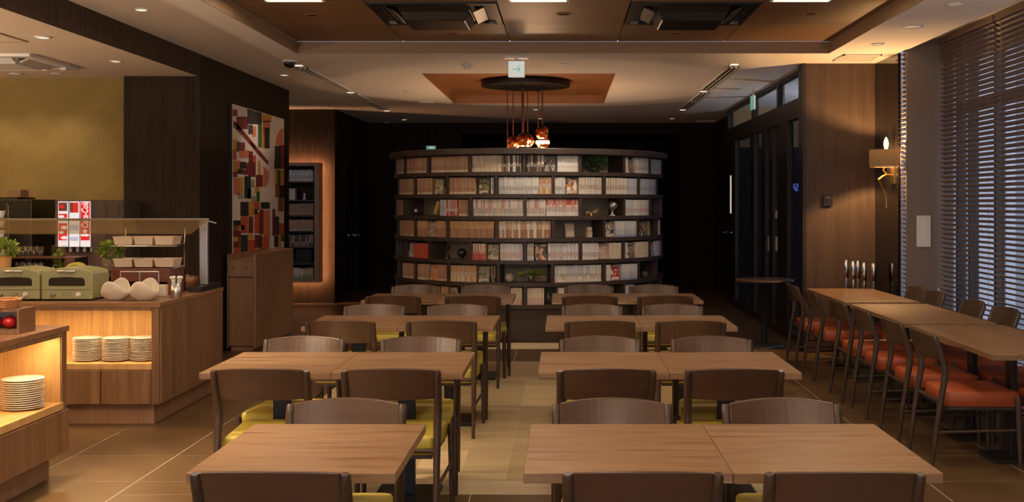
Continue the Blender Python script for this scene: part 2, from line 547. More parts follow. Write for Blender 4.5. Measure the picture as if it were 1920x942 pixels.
M['facade'] = mat('pale facade', (0.88, 0.89, 0.92), 0.8, var=0.05)
M['hole'] = mat('dark recess', (0.004, 0.003, 0.003), 0.9)
M['globe'] = mat('pewter globe', (0.45, 0.41, 0.36), 0.32, 0.8, var=0.1)
M['gold'] = mat('gold ornament', (0.55, 0.36, 0.14), 0.3, 1.0)
M['ivory'] = mat('ivory ball', (0.55, 0.44, 0.32), 0.6, var=0.08)
M['dark_glass'] = mat('dark glass ornament', (0.03, 0.025, 0.02), 0.08)

# ================================================================== THE SETTING
CE = 3.04            # ceiling height
XL = -3.594          # left partition plane
XR = 3.27            # right mirror plane / ceiling edge
XG = 2.62            # glass wall

# ---- ceiling, cut round the two trays
xs = [-7.5, XL, -2.625, -1.62, 0.58, 2.6, XG, XR]
ys = [-2.5, 0.2, 10.67, 11.45, 12.34, 14.21, 16.04, 20.05]
cm = MB()
for i in range(len(xs) - 1):
    for j in range(len(ys) - 1):
        xm, ym = (xs[i] + xs[i + 1]) / 2, (ys[j] + ys[j + 1]) / 2
        if -2.625 < xm < 2.6 and 0.2 < ym < 10.67: continue
        if -1.62 < xm < 0.58 and 12.34 < ym < 16.04: continue
        if xm < XL and ym < 14.21: continue
        if xm > XG and ym > 11.45: continue
        cm.box(xs[i], xs[i + 1], ys[j], ys[j + 1], CE, CE + 0.05)
cm.box(XG, 2.9, 17.3, 20.05, CE, CE + 0.05)
ceiling = struct('ceiling', cm, M['ceil'])
# timber tray over the tables
t1 = MB()
t1.box(-2.6245, -2.617, 0.2005, 10.6695, CE - 0.002, CE + 0.114)
t1.box(2.592, 2.5995, 0.2005, 10.6695, CE - 0.002, CE + 0.114)
t1.box(-2.617, 2.592, 10.662, 10.6695, CE - 0.002, CE + 0.114)
t1.box(-2.617, 2.592, 0.2005, 0.208, CE - 0.002, CE + 0.114)
struct('trim_1', t1, M['trayedge'])
t2 = MB()
ZT = CE + 0.115
t2.box(-2.65, 2.65, 0.15, 10.72, ZT + 0.02, ZT + 0.05)
struct('trim_2', t2, M['hole'])
px_ = [-2.622, -1.574, -0.533, 0.523, 1.569, 2.597]
py_ = [10.667 - 1.05 * k for k in range(11)]
py_[-1] = 0.203
for i in range(5):
    for j in range(10):
        if j == 1 and i in (1, 3): continue        # the two black air units sit here
        b = MB().box(px_[i] + 0.0035, px_[i + 1] - 0.0035, py_[j + 1] + 0.003, py_[j] - 0.003, ZT, ZT + 0.015)
        b.build('ceiling_panel', M['tray'], ceiling)
# orange tray
t3 = MB()
Z2 = CE + 0.12
t3.box(-1.64, 0.60, 12.32, 16.06, Z2, Z2 + 0.02)
for (a, b_, c, d) in ((-1.6195, -1.612, 12.3405, 16.0395), (0.572, 0.5795, 12.3405, 16.0395), (-1.612, 0.572, 12.3405, 12.348), (-1.612, 0.572, 16.032, 16.0395)):
    t3.box(a, b_, c, d, CE - 0.002, Z2)
struct('trim_3', t3, M['tray2'])
# blind pocket by the window
struct('ceiling.001', MB().box(XR, 3.75, -2.5, 10.42, 3.145, 3.17).box(XR, XR + 0.02, -2.5, 10.4, CE, 3.145), M['ceil'])
# soffit over the buffet and its timber face
struct('ceiling.002', MB().box(-7.5, XL - 0.02, -2.5, 10.95, 2.822, 2.85), M['soffit'])
struct('trim_4', MB().box(XL - 0.02, XL, -2.5, 10.73, 2.822, CE), M['beam_lit'])

# ---- walls
struct('wall_left', MB().box(-4.345, XL, 10.73, 14.21, 0, CE), M['wenge'])
struct('wall_buffet', MB().box(-7.5, -4.345, 10.91, 11.0, 0, 2.86), M['plaster'])
struct('wall_left_end', MB().box(-7.6, -7.5, -2.5, 17.1, 0, CE), M['plaster'])
struct('wall_recess', MB().box(-7.5, XL, 17.04, 17.2, 0, CE), M['wenge'])
struct('wall_left_rear', MB().box(XL - 0.1, XL, 17.2, 20.05, 0, CE), M['black_wood'])
wb = MB()
wb.box(XL, -1.90, 19.95, 20.05, 0, CE); wb.box(2.12, 2.75, 19.95, 20.05, 0, CE); wb.box(-1.90, 2.12, 19.95, 20.05, 2.84, CE)
struct('wall_back', wb, M['black_wood'])
wb = MB()
wb.box(-2.0, 2.3, 23, 23.1, 0, 2.9); wb.box(-2.0, -1.9, 20.05, 23, 0, 2.9); wb.box(2.12, 2.22, 20.05, 23, 0, 2.9); wb.box(-2, 2.3, 20.05, 23.1, 2.9, 3.0)
struct('wall_back_lobby', wb, M['black_wood'])
struct('wall_right_rear', MB().box(2.75, 2.85, 17.3, 20.05, 0, CE), M['black_wood'])
wf = MB()
wf.box(-7.6, -6.0, -2.6, -2.5, 0, 3.2); wf.box(3.0, 3.9, -2.6, -2.5, 0, 3.2); wf.box(-6.0, 3.0, -2.6, -2.5, 0, 0.1); wf.box(-6.0, 3.0, -2.6, -2.5, 2.75, 3.2)
struct('wall_front', wf, M['wall_wood'])
wf = MB()
for k in range(7):
    wf.box(-6.0 + 1.5 * k - 0.03, -6.0 + 1.5 * k + 0.03, -2.58, -2.52, 0.1, 2.75)
win3 = struct('window_added', wf, M['frame'])  # unseen window wall, added to bring more daylight onto the ceiling
for k in range(6):
    MB().box(-6.0 + 1.5 * k + 0.03, -6.0 + 1.5 * k + 1.47, -2.556, -2.55, 0.1, 2.75).build('window_pane', M['glass'], win3)
struct('wall_right_return', MB().box(2.54, 3.27, 11.45, 11.62, 0, CE), M['wall_wood'])
struct('trim_5', MB().box(2.505, 2.54, 11.43, 11.64, 0, CE), M['frame'])
struct('wall_right_panel', MB().box(XR, 3.30, 10.66, 11.45, 0, CE), M['black_gloss'])
struct('wall_right_column', MB().box(XR, 3.72, 10.4, 10.419, 0, 3.145), M['fabric'])
wr = MB()
wr.box(3.72, 3.9, -2.5, 6.4, 0, 3.17); wr.box(3.72, 3.9, 6.4, 10.45, 0, 0.12); wr.box(3.72, 3.9, 6.4, 10.45, 2.98, 3.17)
struct('wall_right', wr, M['fabric'])

# ---- floor: grout bed, brown tiles one by one, pale planks in the middle
flo = struct('floor', MB().box(-7.5, 3.9, -2.5, 23.1, -0.06, -0.0008), M['grout'])
TX0, TY0, TS = -2.41, 6.13, 0.636
tile_me = MB().box(0.002, TS - 0.002, 0.002, TS - 0.002, -0.004, 0.0).mesh('tile', M['tile'])
ZX0, ZX1, ZY0, ZY1 = -1.95, 1.28, 5.855, 10.78     # pale zone under the tables
CX0, CX1, CY0, CY1 = -1.95, 1.28, 11.69, 12.20     # cream strip before the bookcase


def cutrect(x0, x1, y0, y1, holes):
    rs = [(x0, x1, y0, y1)]
    for (a, b, c, d) in holes:
        o = []
        for (p, q, r, s) in rs:
            if q <= a or p >= b or s <= c or r >= d: o.append((p, q, r, s)); continue
            if r < c: o.append((p, q, r, c))
            if s > d: o.append((p, q, d, s))
            rr, ss = max(r, c), min(s, d)
            if p < a: o.append((p, a, rr, ss))
            if q > b: o.append((b, q, rr, ss))
        rs = o
    return [r_ for r_ in rs if r_[1] - r_[0] > 0.01 and r_[3] - r_[2] > 0.01]


holes = [(ZX0, ZX1, ZY0, ZY1), (CX0, CX1, CY0, CY1)]
rest = MB()
for i in range(-8, 11):
    for j in range(-14, 27):
        x, y = TX0 + i * TS, TY0 + j * TS
        pieces = cutrect(x, min(x + TS, 3.72), y, y + TS, holes)
        vis = -4.4 < x < 3.3 and 3.6 < y < 13.6 and abs((x + TS / 2)) < 0.60 * (y + TS) + 0.4
        hid = y > 7.0 and x < -3.6
        for (a, b, c, d) in pieces:
            if vis and not hid:
                if abs(b - a - TS) < 1e-6 and abs(d - c - TS) < 1e-6:
                    o = link('tile', tile_me, flo, (x, y, 0))
                else:
                    o = MB().box(0.002, b - a - 0.002, 0.002, d - c - 0.002, -0.004, 0).build('tile', M['tile'], flo, (a, c, 0))
            else:
                rest.box(a + 0.002, b - 0.002, c + 0.002, d - 0.002, -0.004, 0)
o = rest.build('far_tiles', M['tile'], flo)
o['kind'] = 'stuff'
# pale planks laid along the room, crosswise border planks at both ends
pw = (ZX1 - ZX0) / 12
for i in range(12):
    y = ZY0 + 0.292
    first = True
    while y < ZY1 - 0.28 - 0.01:
        ln = random.choice((0.5, 0.75, 1.0)) if first else random.choice((0.75, 1.0, 1.25))
        first = False
        y1 = min(y + ln, ZY1 - 0.28)
        if ZY1 - 0.28 - y1 < 0.3: y1 = ZY1 - 0.28
        MB().box(0.001, pw - 0.001, 0.001, y1 - y - 0.001, -0.004, 0).build('plank', M['plank'], flo, (ZX0 + i * pw, y, 0))
        y = y1
for (y0, y1, x0, x1, n) in ((ZY0, ZY0 + 0.146, ZX0, ZX1, 6), (ZY0 + 0.146, ZY0 + 0.292, ZX0, ZX1, 5), (ZY1 - 0.28, ZY1, ZX0, ZX1, 5), (CY0, CY1, CX0, CX1, 5)):
    w = (x1 - x0) / n
    for k in range(n):
        MB().box(0.001, w - 0.001, 0.001, y1 - y0 - 0.001, -0.004, 0).build('border_plank', M['border'], flo, (x0 + k * w, y0, 0))

# ---- glass wall on the right with transoms and sliding doors
YG0, YG1 = 11.64, 17.3
fm = MB()
fm.box(XG - 0.04, XG + 0.06, YG0, YG1, 2.52, 2.73)
fm.box(XG - 0.03, XG + 0.05, YG0, YG1, 3.0, CE)
fm.box(XG - 0.04, XG + 0.06, YG0, YG1, 0, 0.10)
for y in (YG0 + 0.03, 13.23, 15.0, YG1 - 0.05):
    fm.box(XG - 0.03, XG + 0.05, y - 0.05, y + 0.05, 2.73, 3.0)
gw = struct('window_1', fm, M['frame'])
for a, b in ((YG0 + 0.08, 13.18), (13.28, 14.95), (15.05, YG1 - 0.1)):
    MB().box(XG + 0.0, XG + 0.008, a, b, 2.73, 3.0).build('transom_pane', M['glass'], gw)
# door leaves and side lights between stiles (seen at px 1380..1507)
st = [YG0 + 0.02]
for (p0, p1) in ((1463, 1481), (1447, 1453), (1432, 1439), (1410, 1418), (1376, 1382)):
    st.append((XG * F / (p1 - 1058), XG * F / (p0 - 1058)))
sm = MB()
for k in range(1, len(st)):
    sm.box(XG - 0.03, XG + 0.04, st[k][0], min(st[k][1], YG1), 0.10, 2.52)
sm.build('stile', M['frame'], gw)
edges = [YG0 + 0.0] + [v for p in st[1:] for v in p]
for k in range(0, 10, 2):
    MB().box(XG + 0.0, XG + 0.008, edges[k], edges[k + 1], 0.10, 2.52).build('door_pane', M['glass_dark'], gw)
# notices on the doors
dn = thing('door_notice', 'small white notices stuck on the dark sliding door glass', 'notice', (XG - 0.004, 14.2, 1.0))
for (p0, p1, y0, y1) in ((1440, 1446.6, 444, 471), (1454.5, 1458, 444, 471), (1443, 1446.6, 395, 410), (1454.5, 1457, 395, 410)):
    Ya, Yb = XG * F / (p1 - 1058), XG * F / (p0 - 1058)
    Ym = (Ya + Yb) / 2
    z1, z0 = H - (y0 - 381) * Ym / F, H - (y1 - 381) * Ym / F
    MB().box(-0.002, 0.002, Ya - 14.2, Yb - 14.2, z0 - 1.0, z1 - 1.0).build('notice_sheet', M['plastic_white'], dn)
# vestibule and street beyond
struct('ceiling.003', MB().box(XG - 0.02, 7.0, 11.64, 17.3, 3.0905, 3.12), M['vest_ceil'])
vw = MB()
vw.box(2.672, 7.0, 17.2, 17.3, 2.45, 3.09)
struct('wall_vestibule_upper', vw, M['tan_paint'])
struct('wall_vestibule', MB().box(2.672, 7.0, 17.2, 17.3, 0, 2.45).box(3.30, 3.95, 11.46, 11.64, 0, 3.09), M['dark_paint'])
struct('wall_outside', MB().box(3.31, 9.0, 11.40, 11.445, -0.02, 5), M['facade_grey'])
struct('trim_6', MB().box(4.30, 4.70, 11.33, 11.399, -0.02, 5), M['facade'])
struct('floor.001', MB().box(3.9, 14, -6, 20, -0.1, -0.02).box(-12, 3.9, -12, -2.6, -0.1, -0.02).box(XG + 0.1, 3.9, 11.64, 17.2, -0.004, -0.001), M['asphalt'])
# building across the street, seen through the blinds
fb = thing('building', 'pale building across the street behind the window blinds', 'building', (11, 14, -0.02))
MB().box(0, 3, -9, 10, 0, 9).build('wall', M['facade'], fb)
for k in range(6):
    for z in (1.2, 4.2):
        MB().box(-0.05, -0.001, -8 + k * 3, -6.6 + k * 3, z, z + 1.6).build('window', M['dark_paint'], fb)

# ---- window behind the blinds
w2 = MB()
for y in (6.43, 8.68, 9.5, 10.10, 10.42):
    w2.box(3.76, 3.84, y - 0.025, y + 0.025, 0.12, 2.98)
w2.box(3.76, 3.84, 6.4, 10.45, 2.44, 2.52)
w2.box(3.76, 3.84, 6.4, 10.45, 0.12, 0.18); w2.box(3.76, 3.84, 6.4, 10.45, 2.92, 2.98)
win2 = struct('window_2', w2, M['frame'])
for a, b in ((6.455, 8.655), (8.705, 9.475), (9.525, 10.075), (10.125, 10.395)):
    for c, d in ((0.18, 2.44), (2.52, 2.92)):
        MB().box(3.80, 3.806, a, b, c, d).build('window_pane', M['glass'], win2)

# ---- doors in the dark rear corners
d1 = struct('door_1', MB().box(XL, XL + 0.03, 17.75, 19.35, 0, 2.23), M['black_gloss'])
MB().box(XL + 0.031, XL + 0.05, 18.48, 18.52, 0.1, 2.2).build('door_gap', M['hole'], d1)
for s in (-1, 1):
    MB().tube([(XL + 0.03, 18.5 + 0.08 * s, 1.03), (XL + 0.09, 18.5 + 0.08 * s, 1.03), (XL + 0.09, 18.5 + 0.22 * s, 1.03)], 0.012).build('door_handle', M['chrome'], d1)
d2 = struct('door_2', MB().box(2.72, 2.75, 17.5, 18.75, 0, 2.25), M['black_gloss'])
MB().box(2.714, 2.721, 17.72, 17.82, 1.40, 2.02).build('lit_pane', M['slit'], d2)
MB().tube([(2.72, 18.3, 1.08), (2.66, 18.3, 1.08), (2.66, 18.1, 1.08)], 0.012).build('door_handle', M['chrome'], d2)
#@@SETTING_END

# ================================================================== CEILING FITTINGS
def cassette(x, y, z, s, body, clip, drop, label, louver):
    t = thing('air_conditioner', label, 'air conditioner', (x, y, z))
    h = s / 2
    fr = MB()
    i = h * 0.80
    for (a, b, c, d) in ((-h, h, -h, -i), (-h, h, i, h), (-h, -i, -i, i), (i, h, -i, i)):
        fr.box(a, b, c, d, -0.025, 0)
    fr.box(-i, i, -i, i, -0.004, 0)
    fr.build('frame', body, t, bevel=0.006)
    g = h * 0.56
    g2 = h * 0.48
    MB().hexa([(-g2, -g2, -drop), (g2, -g2, -drop), (g2, g2, -drop), (-g2, g2, -drop)],
              [(-g, -g, -0.03), (g, -g, -0.03), (g, g, -0.03), (-g, g, -0.03)]).box(-g, g, -g, g, -0.03, -0.005).build('intake_grille', body, t, bevel=0.01)
    for k in range(4):
        q = MB()
        q.M = Matrix.Rotation(k * PI / 2, 4, 'Z') @ Matrix.Translation((0, -h * 0.69, -0.028)) @ Matrix.Rotation(R(-24), 4, 'X')
        q.box(-h * 0.55, h * 0.55, -h * 0.10, h * 0.10, -0.006, 0.006)
        q.build('louver', louver, t, bevel=0.004)
    for sx in (-1, 1):
        MB().hexa([(sx * h * 0.84 - 0.02, h * 0.62, -0.045), (sx * h * 0.84 + 0.02, h * 0.62, -0.045), (sx * h * 0.84 + 0.03, h * 0.86, -0.03), (sx * h * 0.84 - 0.03, h * 0.86, -0.03)],
                  [(sx * h * 0.84 - 0.03, h * 0.62, -0.025), (sx * h * 0.84 + 0.03, h * 0.62, -0.025), (sx * h * 0.84 + 0.03, h * 0.86, -0.025), (sx * h * 0.84 - 0.03, h * 0.86, -0.025)]).build('corner_clip', clip, t)
    return t


cassette(-1.0535, 9.092, ZT + 0.012, 1.03, M['black'], M['clip'], 0.115, 'black square air conditioner in the timber ceiling, left one of two', M['black'])
cassette(1.046, 9.092, ZT + 0.012, 1.03, M['black'], M['clip'], 0.115, 'black square air conditioner in the timber ceiling, right one of two', M['black'])
cassette(-4.945, 9.57, 2.822, 0.95, M['plastic_white'], M['plastic_white'], 0.055, 'white square air conditioner in the cream ceiling over the buffet', M['plastic_white'])

# square lamps in the tray; the last two show at the top edge of the photograph
first = True
for y in (8.27, 6.12, 4.02, 1.92):  # rows past the first are unseen, added to brighten the room
    for (x, side) in ((-2.10, 'far left'), (-0.005, 'middle'), (2.08, 'far right')):
        xx = {-2.10: -2.10, -0.005: -0.20, 2.08: 1.84}[x]
        lab = {8.27: 'nearest the black air conditioners', 6.12: 'added unseen, second from the air conditioners', 4.02: 'added unseen, third from the air conditioners', 1.92: 'added unseen, nearest the camera'}[y]
        t = thing('ceiling_lamp', 'square white lamp recessed in timber ceiling, %s row, %s' % (lab.replace('nearest the black air conditioners', 'air conditioner'), side), 'ceiling lamp', (xx, y, ZT), group='square ceiling lamps')
        if y > 8 and side == 'far left':
            pass
        MB().box(-0.235, 0.235, -0.235, 0.235, -0.012, -0.001).build('lamp_frame', M['plastic_white'], t)
        MB().box(-0.215, 0.215, -0.215, 0.215, -0.016, -0.0121).build('diffuser', M['glow_white'], t)
        area('lamp_light', t, (0, 0, -0.03), 0.42, P_PANEL, WARM)

# small dark downlights in the tray
for i, (px, py, where) in enumerate(((587, 28, 'left of the left air conditioner'), (848, 63, 'behind the left air conditioner'), (1057, 26, 'between the air conditioners'),
                                     (1265, 62, 'behind the right air conditioner'), (1520, 25, 'right of the right air conditioner'))):
    Y = (ZT - H) * F / (381 - py)
    p = at(px, py, Y)
    t = thing('downlight', 'small dark downlight in timber ceiling %s' % where, 'downlight', (p[0], Y, ZT))
    MB().lathe([(0.045, 0.0), (0.045, -0.006), (0.062, -0.006), (0.065, -0.0005)], 20, cap=False).build('trim_ring', M['tray2'], t)
    MB().lathe([(0.044, -0.001), (0.044, -0.004)], 20).build('lens', M['hole'], t)


def downlight(px, py, z, lit, label, r=0.055, power=0, ang=95, rot=(0, 0, 0), sq=False, group=None):
    Y = (z - H) * F / (381 - py)
    p = at(px, py, Y)
    t = thing('downlight', label, 'downlight', (p[0], Y, z), group=group)
    if sq:
        MB().box(-r, r, -r, r, -0.012, -0.001).build('trim_ring', M['plastic_white'], t)
        MB().box(-r * 0.8, r * 0.8, -r * 0.8, r * 0.8, -0.015, -0.0121).build('lens', M['glow_white' if lit else 'lens_off'], t)
    else:
        MB().lathe([(r, -0.0005), (r, -0.008), (r * 0.78, -0.010)], 20, cap=False).lathe([(r * 0.8, -0.009), (r * 0.78, -0.010)], 20, cap=False).build('trim_ring', M['plastic_white'], t)
        MB().lathe([(r * 0.78, -0.001), (r * 0.78, -0.006)], 20).build('lens', M['glow_white' if lit else 'lens_off'], t)
    if power:
        spot('lamp_light', t, (0, 0, -0.03), power, WARM, ang, rot=rot)
    return t


downlight(265, 17, CE, 1, 'white downlight in pale ceiling beside the timber tray, nearest left', power=P_DOWN)
downlight(533, 140, CE, 1, 'small white downlight near the dome camera by dark wall', power=P_DOWN)
downlight(763, 171, CE, 0, 'faint white downlight left of the orange ceiling recess')
downlight(725, 229, CE, 0, 'small downlight at the rear left ceiling corner')
downlight(758, 224, CE, 1, 'bright small downlight at the rear of the pale ceiling, left', 0.06)
downlight(1005, 205, CE, 1, 'small downlight behind the orange recess, nearer one', 0.06)
downlight(1012, 222, CE, 1, 'small downlight behind the orange recess, farther one', 0.06)
downlight(1058, 120, CE, 0, 'faint downlight right of the lit arrow sign', power=70, ang=75, rot=(R(38), 0, R(33)))
downlight(1260, 222, CE, 1, 'bright small downlight at the rear ceiling, right of bookcase', 0.05)
downlight(1646, 82, CE, 0, 'faint round downlight before the wall lamp', 0.06, power=P_DOWN * 0.4)
downlight(1711, 49, CE, 0, 'round downlight ring in pale ceiling by the blinds', 0.09)
downlight(1790, 8, CE, 0, 'faint downlight in ceiling near the blinds, nearest one', 0.06)
downlight(80, 69, 2.822, 1, 'white downlight in cream buffet ceiling, nearest one', 0.06, power=P_DOWN * 0.9)
downlight(217, 114, 2.822, 1, 'white downlight in cream buffet ceiling before dark column', 0.05, power=P_DOWN * 0.9)
downlight(30, 138, 2.822, 0, 'thin white downlight before the yellow wall, left', 0.06, power=P_DOWN * 0.6, ang=110)
downlight(560, 121, CE, 1, 'white square spot at near end of left slot vent', 0.05, sq=True, power=25, ang=70, rot=(R(45), 0, R(-62)))
downlight(657, 172, CE, 1, 'white square spot between the two left slot vents', 0.05, sq=True)
downlight(725, 206.5, CE, 1, 'white square spot at far end of left slot vents', 0.05, sq=True)
downlight(1377, 119, CE, 1, 'white square spot at near end of right slot vent', 0.05, sq=True, power=75, ang=70, rot=(R(45), 0, R(62)))
downlight(1319, 170, CE, 1, 'white square spot between the two right slot vents', 0.05, sq=True)
downlight(1280, 205, CE, 1, 'white square spot at far end of right slot vents', 0.05, sq=True)
# unseen downlights added above the near buffet aisle to brighten its floor
for k, y in enumerate((6.2, 4.2)):
    t = thing('downlight', 'added unseen downlight above the near buffet aisle, %s' % ('first beyond the top edge' if k == 0 else 'second beyond the top edge'), 'downlight', (-2.95 + 0.35 * k, y, CE))
    MB().lathe([(0.055, -0.0005), (0.055, -0.008), (0.043, -0.010)], 20, cap=False).build('trim_ring', M['plastic_white'], t)
    MB().lathe([(0.043, -0.001), (0.043, -0.006)], 20).build('lens', M['glow_white'], t)
    spot('lamp_light', t, (0, 0, -0.03), 480, WARM, 50, blend=1.0, rot=(0, R(-18), 0))
# wall washers of the yellow buffet wall, on the soffit left of the frame
for k, x in enumerate((-4.9, -5.7)):
    t = thing('downlight', 'slim downlight washing the yellow wall, %s' % ('right one' if k == 0 else 'left one'), 'downlight', (x, 10.5, 2.822))
    MB().lathe([(0.05, -0.0005), (0.05, -0.008), (0.038, -0.010)], 20, cap=False).build('trim_ring', M['plastic_white'], t)
    MB().lathe([(0.038, -0.001), (0.038, -0.006)], 20).build('lens', M['lens_off'], t)
    spot('lamp_light', t, (0, 0, -0.03), P_DOWN * 0.5, WARM, 80, rot=(R(14), 0, 0))


def slot(px0, py0, px1, py1, label):
    Y0 = (CE - H) * F / (381 - py0); Y1 = (CE - H) * F / (381 - py1)
    x = ((px0 - 1058) * Y0 / F + (px1 - 1058) * Y1 / F) / 2
    t = thing('slot_vent', label, 'air vent', (x, Y0, CE))
    L_ = Y1 - Y0
    f = MB()
    for (a, b) in ((-0.06, -0.045), (-0.006, 0.006), (0.045, 0.06)):
        f.box(a, b, 0, L_, -0.016, -0.001)
    f.box(-0.06, 0.06, 0, 0.02, -0.016, -0.001).box(-0.06, 0.06, L_ - 0.02, L_, -0.016, -0.001).box(-0.05, 0.05, L_ / 2 - 0.01, L_ / 2 + 0.01, -0.015, -0.001)
    f.build('vent_frame', M['plastic_white'], t)
    MB().box(-0.045, 0.045, 0.02, L_ - 0.02, -0.005, -0.001).build('slot_recess', M['hole'], t)


slot(567.5, 126.5, 651, 170, 'white slot vent in ceiling left of orange recess, nearer one')
slot(665, 174, 716, 205, 'white slot vent in ceiling left of orange recess, farther one')
slot(1371, 124.5, 1326, 168, 'white slot vent in ceiling by the glass wall, nearer one')
slot(1316, 173, 1287, 203.5, 'white slot vent in ceiling by the glass wall, farther one')


def grille(px, py, w, d, label):
    Y = (CE - H) * F / (381 - py)
    t = thing('ceiling_grille', label, 'air vent', (at(px, py, Y)[0], Y, CE))
    f = MB()
    f.box(-w, w, -d, -d * 0.8, -0.014, -0.001).box(-w, w, d * 0.8, d, -0.014, -0.001).box(-w, -w * 0.92, -d, d, -0.014, -0.001).box(w * 0.92, w, -d, d, -0.014, -0.001)
    f.build('vent_frame', M['plastic_white'], t)
    for k in range(4):
        yy = -d * 0.6 + k * d * 0.4
        MB().box(-w * 0.92, w * 0.92, yy - d * 0.10, yy + d * 0.10, -0.010, -0.002).build('blade', M['plastic_white'], t)


grille(1607, 107, 0.19, 0.22, 'white ceiling grille before the wall lamp')
grille(800, 191, 0.12, 0.05, 'thin white grille beside the orange ceiling recess')
grille(1324, 226.5, 0.18, 0.08, 'thin ceiling grille at the rear right of bookcase')
# access hatch in the buffet soffit
t = thing('access_hatch', 'square access hatch outline in the cream buffet ceiling', 'hatch', (-4.38, 8.2, 2.822))
f = MB()
for (a, b, c, d) in ((-0.23, 0.23, -0.23, -0.215), (-0.23, 0.23, 0.215, 0.23), (-0.23, -0.215, -0.215, 0.215), (0.215, 0.23, -0.215, 0.215)):
    f.box(a, b, c, d, -0.006, -0.001)
f.build('hatch_frame', M['trayedge'], t)
MB().box(-0.214, 0.214, -0.214, 0.214, -0.004, -0.001).build('hatch_panel', M['soffit'], t)
# dome camera, smoke detector
p = at(543, 114, (CE - H) * F / (381 - 114))
t = thing('dome_camera', 'small black dome camera on white plate by dark wall', 'camera', (p[0], p[1], CE))
MB().lathe([(0.085, -0.001), (0.085, -0.012), (0.07, -0.018), (0.06, -0.018)], 24).build('mount_plate', M['plastic_white'], t)
MB().lathe([(0.058, -0.018), (0.056, -0.04), (0.045, -0.06), (0.025, -0.073), (0.001, -0.077)], 20, cap=False).build('dome', M['black_gloss'], t)
p = at(876, 121, (CE - H) * F / (381 - 121))
t = thing('smoke_detector', 'round white smoke detector left of the lit arrow sign', 'smoke detector', (p[0], p[1], CE))
MB().lathe([(0.06, -0.001), (0.06, -0.012), (0.05, -0.02)], 20).build('base', M['plastic_white'], t)
MB().lathe([(0.042, -0.0201), (0.04, -0.04), (0.03, -0.05)], 20).build('sensor_cap', M['plastic_white'], t)


def text_mesh(name, body, size, mat_, extrude=0.002, wide=1.0, bold=0.0, shear=0.0):
    cu = bpy.data.curves.new(name, 'FONT')
    cu.body = body; cu.size = size; cu.extrude = extrude; cu.align_x = 'CENTER'; cu.align_y = 'CENTER'; cu.offset = bold; cu.shear = shear
    o = bpy.data.objects.new(name + '_src', cu)
    COL.objects.link(o)
    dg = bpy.context.evaluated_depsgraph_get()
    me = bpy.data.meshes.new_from_object(o.evaluated_get(dg))
    bpy.data.objects.remove(o)
    for v in me.vertices: v.co.x *= wide
    me.name = name
    me.materials.clear(); me.materials.append(mat_)
    return me


# lit exit sign with an arrow
ex = thing('exit_sign', 'small lit white sign with green arrow hanging from ceiling', 'sign', (at(968.5, 108, 10.98)[0], 10.98, CE))
MB().box(-0.12, 0.12, -0.05, 0.05, -0.012, -0.001).build('mount_plate', M['plastic_white'], ex)
MB().box(-0.085, 0.085, -0.018, 0.018, -0.203, -0.036).box(-0.02, 0.02, -0.01, 0.01, -0.036, -0.012).build('housing', M['plastic_white'], ex, bevel=0.006)
MB().box(-0.081, 0.081, -0.0205, -0.0185, -0.199, -0.040).build('sign_face', M['sign_white'], ex)
ar = MB()
ar.box(-0.042, 0.04, -0.022, -0.0206, -0.125, -0.116)
for s in (1, -1):
    ar.hexa([(0.045, -0.022, -0.1205), (0.034, -0.022, -0.1205), (0.008, -0.022, -0.1205 + s * 0.030), (0.016, -0.022, -0.1205 + s * 0.034)][::s],
            [(0.045, -0.0206, -0.1205), (0.034, -0.0206, -0.1205), (0.008, -0.0206, -0.1205 + s * 0.030), (0.016, -0.0206, -0.1205 + s * 0.034)][::s])
ar.build('arrow', M['sign_green'], ex)
# far green exit sign, and the one over the glass wall
ex = thing('exit_sign', 'tiny far green exit sign above the left end of bookcase', 'sign', (at(808, 277, 19.9)[0], 19.93, 2.585))
MB().box(-0.09, 0.09, -0.02, 0.018, -0.035, 0.035).build('housing', M['plastic_white'], ex)
MB().box(-0.085, 0.085, -0.024, -0.0205, -0.030, 0.030).build('sign_face', M['sign_green'], ex)
MB().box(-0.03, 0.05, -0.027, -0.0245, -0.015, 0.018).build('figure_panel', M['sign_white'], ex)
ex = thing('exit_sign', 'narrow lit exit sign seen edge on before the glass transom', 'sign', (2.44, 14.05, CE))
MB().box(-0.015, 0.015, -0.10, 0.10, -0.27, -0.08).box(-0.01, 0.01, -0.02, 0.02, -0.08, -0.001).build('housing', M['plastic_white'], ex)
MB().box(-0.021, -0.0155, -0.095, 0.095, -0.265, -0.085).build('sign_face', M['sign_green'], ex)
MB().box(-0.010, 0.010, -0.104, -0.1005, -0.26, -0.09).build('lit_edge', M['sign_white'], ex)
# blue neon letters outside, read from the street
o = link('neon_sign', text_mesh('neon_sign', 'ISSA', 0.150, M['neon'], 0.006, 0.50, 0.003), None, (3.275, 15.3, 1.785))
o.rotation_euler = (PI / 2, 0, PI)
tag(o, 'blue neon letters outside the dark glass, seen in reverse', 'sign')

